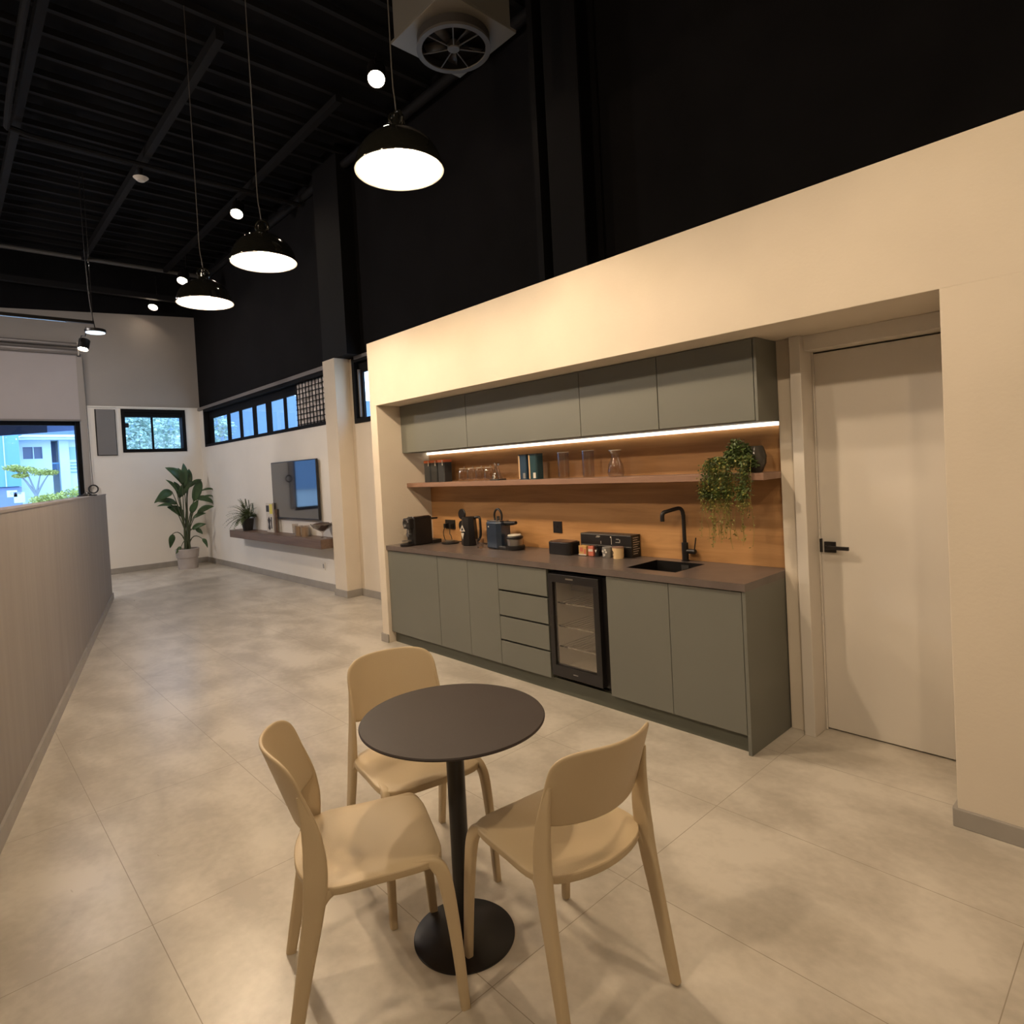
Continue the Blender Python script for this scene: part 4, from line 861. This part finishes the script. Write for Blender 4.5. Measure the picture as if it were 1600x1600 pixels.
# ------------------------------------------------------------------ big potted plant
PX, PY = -12.42, 0.36
t = thing('potted_plant', 'tall broad-leaved plant in a grey pot in the far corner', 'plant', (PX, PY, 0))
MB().lathe([(0.0001, 0.0), (0.165, 0.0), (0.175, 0.20), (0.190, 0.21), (0.205, 0.36), (0.190, 0.37), (0.182, 0.33), (0.0001, 0.33)], (PX, PY, 0), 36).build('pot', 'pot_grey', t)
MB().cyl(0.18, 0.325, 0.345, (PX, PY, 0), 28).build('soil', 'soil', t)
leaves = [((0.42, 1.5), (0.06, 1.88)),((0.37, 1.48), (0.38, 1.95)),((0.44, 1.45), (0.50, 1.84)),((0.27, 1.32), (0.50, 1.62)),((0.46, 1.49), (0.72, 1.63)),((0.53, 1.22), (0.70, 1.62)),((0.26, 1.40), (0.05, 1.66)),((0.17, 1.44), (-0.16, 1.25)),((0.24, 1.20), (-0.08, 1.27)),((0.17, 1.16), (-0.12, 1.19)),((0.36, 0.95), (0.09, 1.16)),((0.66, 1.42), (0.97, 1.40)),((0.64, 1.28), (0.97, 1.27)),((0.55, 1.29), (0.93, 1.14)),((0.56, 1.00), (0.86, 1.11)),((0.48, 0.92), (0.72, 0.99)),((0.44, 1.02), (0.54, 1.25)),((0.46, 0.71), (0.69, 0.79)),((0.53, 0.70), (0.66, 0.60)),((0.14, 0.66), (0.10, 0.40)),((0.63, 0.52), (0.71, 0.34)),((0.24, 0.42), (0.14, 0.30)), ((0.30, 1.30), (0.22, 1.62)), ((0.33, 1.55), (0.23, 1.86))]
wid = [0.16, 0.10, 0.12, 0.13, 0.06, 0.14, 0.05, 0.13, 0.09, 0.05, 0.13, 0.03, 0.03, 0.09, 0.09, 0.06, 0.10, 0.08, 0.07, 0.09, 0.06, 0.05, 0.09, 0.10]
rn = random.Random(11)
for k, ((y0, z0), (y1, z1)) in enumerate(leaves):
    xo = rn.uniform(-0.10, 0.14)
    base = Vector((PX+xo*0.6, y0, z0)); tip = Vector((PX+xo+rn.uniform(-0.05, 0.12), y1, z1))
    d = tip-base; L_ = d.length; nrm = Vector((1.0, 0.15*rn.uniform(-1, 1), 0.25)); side = d.cross(nrm).normalized(); up = side.cross(d).normalized()
    if up.x < 0: up = -up
    b = MB(); n = 9; v = []; f = []; hw = wid[k]*0.62
    for i in range(n+1):
        s_ = i/n; wv = hw*(math.sin(PI*min(1, s_**0.8))**0.8)*(1-0.15*s_)+0.002
        c_ = base+d*s_+up*(0.12*L_*math.sin(PI*s_))+Vector((0, 0, 0.10*L_*math.sin(PI*s_)))
        for q in (-1, -0.5, 0, 0.5, 1): v.append(c_+side*wv*q+up*(abs(q)*wv*0.25+0.006*math.sin(9*s_+q)))
    for i in range(n):
        for j in range(4): f.append((i*5+j, i*5+j+1, (i+1)*5+j+1, (i+1)*5+j))
    v = [Vector((q.x, min(q.y, 0.882), q.z)) for q in v]
    b.add(v, f, 0, True); b.build('leaf', 'leaf', t, solid=0.003)
    r0 = Vector((PX+rn.uniform(-0.05, 0.05), PY+rn.uniform(-0.05, 0.06), 0.335)); mid = (r0+base)/2+Vector((0, (base.y-PY)*-0.22, 0.12 if z0 > 0.8 else 0.28))
    b = MB(); b.tube(bez(r0, mid, base, 8), lerp_list([0.013, 0.006], 8), 6); b.build('stem', 'stem', t)

# ================================================================== TABLE AND CHAIRS
tx, ty = -1.655, -1.789
t = thing('bistro_table', 'small round bistro table with dark top on a black pedestal', 'table', (tx, ty, 0))
MB().lathe([(0.0001, 0.734), (0.301, 0.734), (0.308, 0.738), (0.309, 0.742), (0.306, 0.746), (0.0001, 0.746)], (tx, ty, 0), 96).build('tabletop', 'table', t)
c = MB(); c.cyl(0.10, 0.726, 0.734, (tx, ty, 0), 32); c.cyl(0.030, 0.008, 0.728, (tx, ty, 0), 36); c.build('pedestal', 'blackm', t)
MB().lathe([(0.0001, 0.0), (0.170, 0.0), (0.170, 0.004), (0.166, 0.0065), (0.0001, 0.008)], (tx, ty, 0), 80).build('base_plate', 'blackm', t)

def supell(a, hx, hy, n):
    c, s_ = math.cos(a), math.sin(a)
    k = (abs(c)**n + abs(s_)**n)**(-1/n); return hx*c*k, hy*s_*k
def make_chair():
    t = thing('bistro_chair', '', 'chair')
    # seat
    v = [(0, 0, 0)]; rings = 12; seg = 56; f = []
    def seat_z(x, y):
        z = 0.452 - 0.013*math.exp(-((x/0.15)**2+((y+0.02)/0.15)**2))
        if y > 0.15: z -= 1.6*(y-0.15)**2
        z -= 0.10*(max(0, -y-0.08))**2
        return z
    v[0] = (0, 0.0, seat_z(0, 0))
    for r in range(1, rings+1):
        k = r/rings
        for i in range(seg):
            a = 2*PI*i/seg; x, y = supell(a, 0.205, 0.20, 6.0)
            if y < 0: y = y*(0.80+0.28*(1-(x/0.205)**2))       # rear edge bowed
            x *= (1.0-0.04*(y/0.2)) if y < 0 else 1.0
            x *= k; y = y*k+0.012
            z = seat_z(x, y) - (0.006*k**20)
            v.append((x, y, z))
    for i in range(seg): f.append((0, 1+i, 1+(i+1) % seg))
    for r in range(rings-1):
        for i in range(seg):
            a0 = 1+r*seg+i; a1 = 1+r*seg+(i+1) % seg; f.append((a0, a0+seg, a1+seg, a1))
    # skirt
    base = 1+(rings-1)*seg; st = len(v)
    for i in range(seg): x, y, z = v[base+i]; v.append((x*0.995, y*0.995, z-0.020))
    for i in range(seg): f.append((base+i, st+i, st+(i+1) % seg, base+(i+1) % seg))
    MB().add(v, f, 0, True).build('seat', 'chair', t, world=False, solid=0.008, bevel=0.003)
    # backrest
    def back(x, z):
        return -0.127 - (z-0.58)*0.35 - 0.075*(1-(x/0.20)**2)
    v = []; f = []; v.append((0, back(0, 0.69), 0.69))
    for r in range(1, rings+1):
        k = r/rings
        for i in range(seg):
            a = 2*PI*i/seg; x, h = supell(a, 0.200, 0.118, 5.0 if math.sin(a) > 0 else 9.0)
            if h < 0: h *= 0.98
            x *= k; z = 0.69+h*k
            v.append((x*(1-0.16*(z-0.57)), back(x, z), z))
    for i in range(seg): f.append((0, 1+(i+1) % seg, 1+i))
    for r in range(rings-1):
        for i in range(seg):
            a0 = 1+r*seg+i; a1 = 1+r*seg+(i+1) % seg; f.append((a0, a1, a1+seg, a0+seg))
    MB().add(v, f, 0, True).build('backrest', 'chair', t, world=False, solid=0.011, subsurf=1)
    for s_ in (-1, 1):
        b = MB(); pts = smooth_path([(s_*0.210, 0.243, 0.0), (s_*0.205, 0.228, 0.20), (s_*0.199, 0.207, 0.37), (s_*0.192, 0.186, 0.425), (s_*0.186, 0.150, 0.442), (s_*0.183, 0.08, 0.444)], 6)
        n = len(pts); b.bar(pts, lerp_list([0.024, 0.027, 0.030, 0.031, 0.028, 0.020], n), lerp_list([0.028, 0.034, 0.042, 0.040, 0.024, 0.010], n), (1, 0, 0))
        b.build('leg', 'chair', t, world=False)
    for s_ in (-1, 1):
        b = MB(); pts = smooth_path([(s_*0.212, -0.240, 0.0), (s_*0.207, -0.200, 0.20), (s_*0.202, -0.167, 0.36), (s_*0.200, -0.153, 0.45), (s_*0.197, -0.150, 0.52), (s_*0.193, -0.155, 0.59), (s_*0.190, -0.166, 0.65), (s_*0.187, -0.180, 0.705)], 6)
        n = len(pts); b.bar(pts, lerp_list([0.026, 0.028, 0.028, 0.026, 0.022, 0.018, 0.014, 0.009], n), lerp_list([0.032, 0.042, 0.056, 0.066, 0.064, 0.052, 0.034, 0.016], n), (1, 0, 0))
        pts = smooth_path([(s_*0.200, -0.158, 0.375), (s_*0.197, -0.135, 0.418), (s_*0.191, -0.095, 0.436), (s_*0.186, -0.02, 0.440)], 6); n = len(pts)
        b.bar(pts, lerp_list([0.024, 0.026, 0.024, 0.018], n), lerp_list([0.03, 0.03, 0.022, 0.010], n), (1, 0, 0))
        b.build('leg', 'chair', t, world=False)
    return t
ch = make_chair()
cl = ['sand plastic chair nearest the partition, seen from its side, left of the table', 'sand plastic chair on the far side of the table facing right', 'sand plastic chair right of the table with its back to the door']
for i, (x, y, z, fx2, fy2) in enumerate(((-1.722, -2.105, 0.0, 0.40, 0.917), (-2.055, -1.688, 0.0, 0.982, -0.19), (-1.304, -1.66, 0.008, -0.994, 0.11))):
    o = ch if i == 0 else dup(ch)
    o.location = (x, y, z); o.rotation_euler = (0, 0, math.atan2(fy2, fx2)-PI/2); o['label'] = cl[i]; o['group'] = 'sand plastic chairs around the bistro table'

# small black clamp on the partition top
t = thing('desk_clip', 'small black object lying on top of the diagonal partition', 'clip', (-9.2, -1.60, 1.485))
p = A+pd*1.6+pn*0.07
t.location = (p.x, p.y, 1.485)
c = MB(); c.cyl(0.10, 0.0, 0.015, (0, 0, 0), 16); c.lathe([(0.0001, 0.015), (0.05, 0.015), (0.02, 0.045), (0.0001, 0.05)], seg=12); c.build('clip_body', 'blackp', t, world=False)

# ================================================================== OUTSIDE
K = 1.4
def oy(y): return -3.03+(y+3.03)*K
def oz(z): return 1.57+(z-1.57)*K
HX = -42.0
struct(MB().box(-120, XE-0.35, -60, 60, -0.6, -0.3), 'ground', 'ground', 'paved ground outside the windows')
t = thing('house', 'pale two-storey house with balcony seen through the large window', 'house', (HX, 0, -0.3))
c = MB(); y0, y1 = oy(-0.66), oy(0.42)
wy0, wy1, wz0, wz1 = oy(-0.51), oy(0.16), oz(2.82), oz(3.34)
c.box(HX-4, HX, y0, oy(0.42), -0.3, wz0); c.box(HX-4, HX, y0, oy(0.42), wz1, oz(3.6)); c.box(HX-4, HX, y0, wy0, wz0, wz1); c.box(HX-4, HX, wy1, oy(0.42), wz0, wz1)
c.box(HX-4, HX-1.2, oy(0.42), oy(1.5), -0.3, oz(3.56)); c.box(HX-0.4, HX+0.15, oy(0.67), oy(0.99), -0.3, oz(3.56)); c.box(HX-4, HX-0.02, oy(0.99), oy(6), -0.3, oz(3.56))
c.build('wall', 'house_white', t)
MB().box(HX-1.2, HX-1.15, oy(0.42), oy(0.67), oz(2.4), oz(3.54)).build('recess', 'house_grey', t)
c = MB(); c.box(HX-4, HX+0.7, oy(-0.66), oy(6), oz(3.56), oz(3.66)); v = [(HX+0.8, oy(-0.66), oz(3.66)), (HX+0.8, oy(6), oz(3.62)), (HX-4, oy(6), oz(4.0)), (HX-4, oy(-0.2), oz(4.0))]; c.add(v, [(0, 1, 2, 3)])
c.build('roof', 'house_white', t)
wn = MB().box(HX-0.15, HX-0.1, wy0, wy1, wz0, wz1).build('window', 'house_glass', t)
c = rect_frame('Y', HX-0.1, HX+0.02, wy0, wy1, wz0, wz1, 0.04); c.box(HX-0.1, HX-0.02, oy(-0.165), oy(-0.135), wz0, wz1); c.build('window_frame', 'house_white', wn)
wn = MB().box(HX-0.02, HX+0.01, oy(1.02), oy(1.25), oz(2.78), oz(3.29)).build('window', mat('pale_house_window', (0.30, 0.50, 0.80), 0.3), t)
c = MB()
for zz in (2.66, 2.54, 2.42, 2.28): c.box(HX-0.02, HX+0.05, oy(1.02), oy(1.6), oz(zz)-0.02, oz(zz)+0.02)
c.build('louvre', 'house_blue', t)
c = MB(); c.box(HX-0.2, HX-0.15, oy(0.41), oy(0.66), oz(2.66)-0.03, oz(2.66)+0.03)
for k in range(7): yy = oy(0.42)+k*0.055; c.box(HX-0.19, HX-0.16, yy, yy+0.012, oz(2.42), oz(2.66))
c.build('railing', 'house_blue', t)
t = thing('house', 'blue house wall standing left of the pale house', 'house', (HX+3, -8, -0.3))
MB().box(HX-3, HX+1.5, oy(-6), oy(-0.67), oz(1.80), oz(5.0)).build('wall', 'house_blue', t)
MB().box(HX-3, HX+1.3, oy(-6), oy(-0.665), -0.3, oz(1.78)).build('lower_wall', 'house_grey', t)
MB().box(HX-3, HX+1.55, oy(-1.135), oy(-1.10), oz(1.8), oz(3.7)).build('edge_strip', 'house_white', t)
t = thing('street_sign', 'pale sign board with grey lettering outside the large window', 'sign', (HX+2.5, oy(-0.95), -0.3))
c = MB().box(HX+2.5, HX+2.56, oy(-1.17), oy(-0.88), oz(1.42), oz(1.66)); c.box(HX+2.5, HX+2.56, oy(-0.98), oy(-0.66), oz(1.20), oz(1.58)); c.build('board', 'sign', t)
MB().box(HX+2.52, HX+2.54, oy(-0.92), oy(-0.90), -0.3, oz(1.2)).build('post', 'house_grey', t)
tcv = bpy.data.curves.new('lettering', 'FONT'); tcv.body = 'CYNB'; tcv.size = 0.17; tcv.extrude = 0.005
tob = bpy.data.objects.new('lettering_tmp', tcv); COL.objects.link(tob); bpy.context.view_layer.update()
me = bpy.data.meshes.new_from_object(tob.evaluated_get(bpy.context.evaluated_depsgraph_get())); bpy.data.objects.remove(tob)
me.materials.clear(); me.materials.append(M['house_grey'])
lo = bpy.data.objects.new('lettering', me); COL.objects.link(lo); lo.parent = t
lo.location = (0.07, oy(-1.08)-oy(-0.95), oz(1.56)+0.3-0.06); lo.rotation_euler = (PI/2, 0, PI/2)
# canopy of the building itself, just outside above the window
t = thing('outdoor_canopy', 'dark navy canopy edge outside the top of the large window', 'canopy', (-15.4, -4, -0.3))
def para(x0, x1, ya, za, yb, zb, h):
    v = [(x0,ya,za),(x1,ya,za),(x1,yb,zb),(x0,yb,zb),(x0,ya,za+h),(x1,ya,za+h),(x1,yb,zb+h),(x0,yb,zb+h)]
    return MB().add(v, [(0,3,2,1),(4,5,6,7),(0,1,5,4),(1,2,6,5),(2,3,7,6),(3,0,4,7)])
cz = lambda y: 2.69+0.087*(y+2.05)
para(-15.45, -15.38, -6.0, cz(-6.0), -1.30, cz(-1.30), 0.26).build('fascia', 'navy_out', t)
para(-15.45, -15.38, -1.298, cz(-1.298), -0.2, cz(-0.2), 0.26).build('fascia', 'blue_out', t)
para(-15.44, -13.5, -6.0, cz(-6.0)+0.26, -0.2, cz(-0.2)+0.26, 0.03).build('roof_sheet', 'navy_out', t)
MB().box(-15.44, -15.38, -6.0, -5.9, -0.3, 2.4).build('post', 'navy_out', t)
# trees
def tree(name, label, x, y, z, blobs, mm, trunk_h, seed, group=None, leaf=0.10, n=900, layer=False):
    t = thing(name, label, 'tree', (x, y, -0.3), group=group)
    rn = random.Random(seed); b = MB(); br = MB()
    br.tube([(x, y, -0.3), (x, y, trunk_h)], [0.10, 0.07], 8)
    for (by, bz, ry, rz_) in blobs:
        br.tube(bez((x, y, trunk_h-0.1), (x, (y+by)/2, (trunk_h+bz)/2+0.1), (x, by, bz), 6), lerp_list([0.05, 0.015], 6), 5)
        for _ in range(n):
            a = rn.uniform(0, 2*PI); c_ = rn.uniform(-1, 1); r = rn.random()**0.4; s2 = math.sqrt(1-c_*c_)
            leaflet(b, (x+r*ry*0.9*s2*math.cos(a), by+r*ry*s2*math.sin(a), bz+r*rz_*c_), leaf*rn.uniform(0.7, 1.4), rn)
    b.build('crown', mm, t); br.build('trunk', 'tree_b', t)
    return t
TX = -32.0; k2 = 29/27.0
def ty2(y): return -3.03+(y+3.03)*(32/30.0)
def tz2(z): return 1.57+(z-1.57)*(32/30.0)
tree('tree', 'spreading yellow-green tree in front of the pale house', TX, ty2(-0.15), 0, [(ty2(-0.8), tz2(2.52), 0.36, 0.14), (ty2(-0.45), tz2(2.45), 0.42, 0.14), (ty2(0.05), tz2(2.33), 0.42, 0.14), (ty2(0.35), tz2(2.30), 0.30, 0.10), (ty2(-0.6), tz2(2.22), 0.3, 0.10)], 'tree_y', 1.5, 1, leaf=0.07, n=700)
tree('tree', 'low bright yellow-green shrubby tree at the foot of the large window', TX+2, ty2(0.8), 0, [(ty2(1.25), 1.55, 0.55, 0.25), (ty2(0.75), 1.38, 0.5, 0.25), (ty2(0.2), 1.3, 0.5, 0.22), (ty2(-0.2), 1.22, 0.4, 0.2)], 'tree_y', 0.6, 2, leaf=0.08, n=700)
# view through the end-wall window: bushy trees before a hazy blue hill
for k, (x, y, zz, r, lab) in enumerate(((-28, 3.1, 4.0, 1.0, 'leafy green tree at the left in the small end window'), (-32, 5.0, 4.5, 1.2, 'leafy green tree at the middle in the small end window'), (-28, 5.7, 3.9, 1.1, 'leafy green tree at the right in the small end window'))):
    tree('tree', lab, x, y, 0, [(y, zz, r, r*0.7), (y-0.3, zz-1.2, r, r*0.8), (y+0.4, zz-1.9, r, r*0.8)], 'tree_g', 1.5, 20+k, 'leafy trees outside the end window', leaf=0.17, n=900)
# hills, raised to fill the panes; haze in their colour replaces pale sky
b = MB(); v = []; f = []; n = 60
for i in range(n+1):
    a = math.radians(95)+math.radians(150)*i/n*0.85-math.radians(60); R_ = 95
    h = 15.0+4.5*noise.noise(Vector((i*0.13, 3.1, 0)))+2*noise.noise(Vector((i*0.4, 1.1, 0)))
    x, y = -13-R_*math.sin(a)*0.9, R_*math.cos(a)
    v += [(x, y, -1), (x, y, h), (x*1.2, y*1.2, h*0.6)]
for i in range(n): f += [(i*3, i*3+3, i*3+4, i*3+1), (i*3+1, i*3+4, i*3+5, i*3+2)]
b.add(v, f, 0, True); struct(b, 'hills', 'hill', 'hazy blue hills on the horizon')
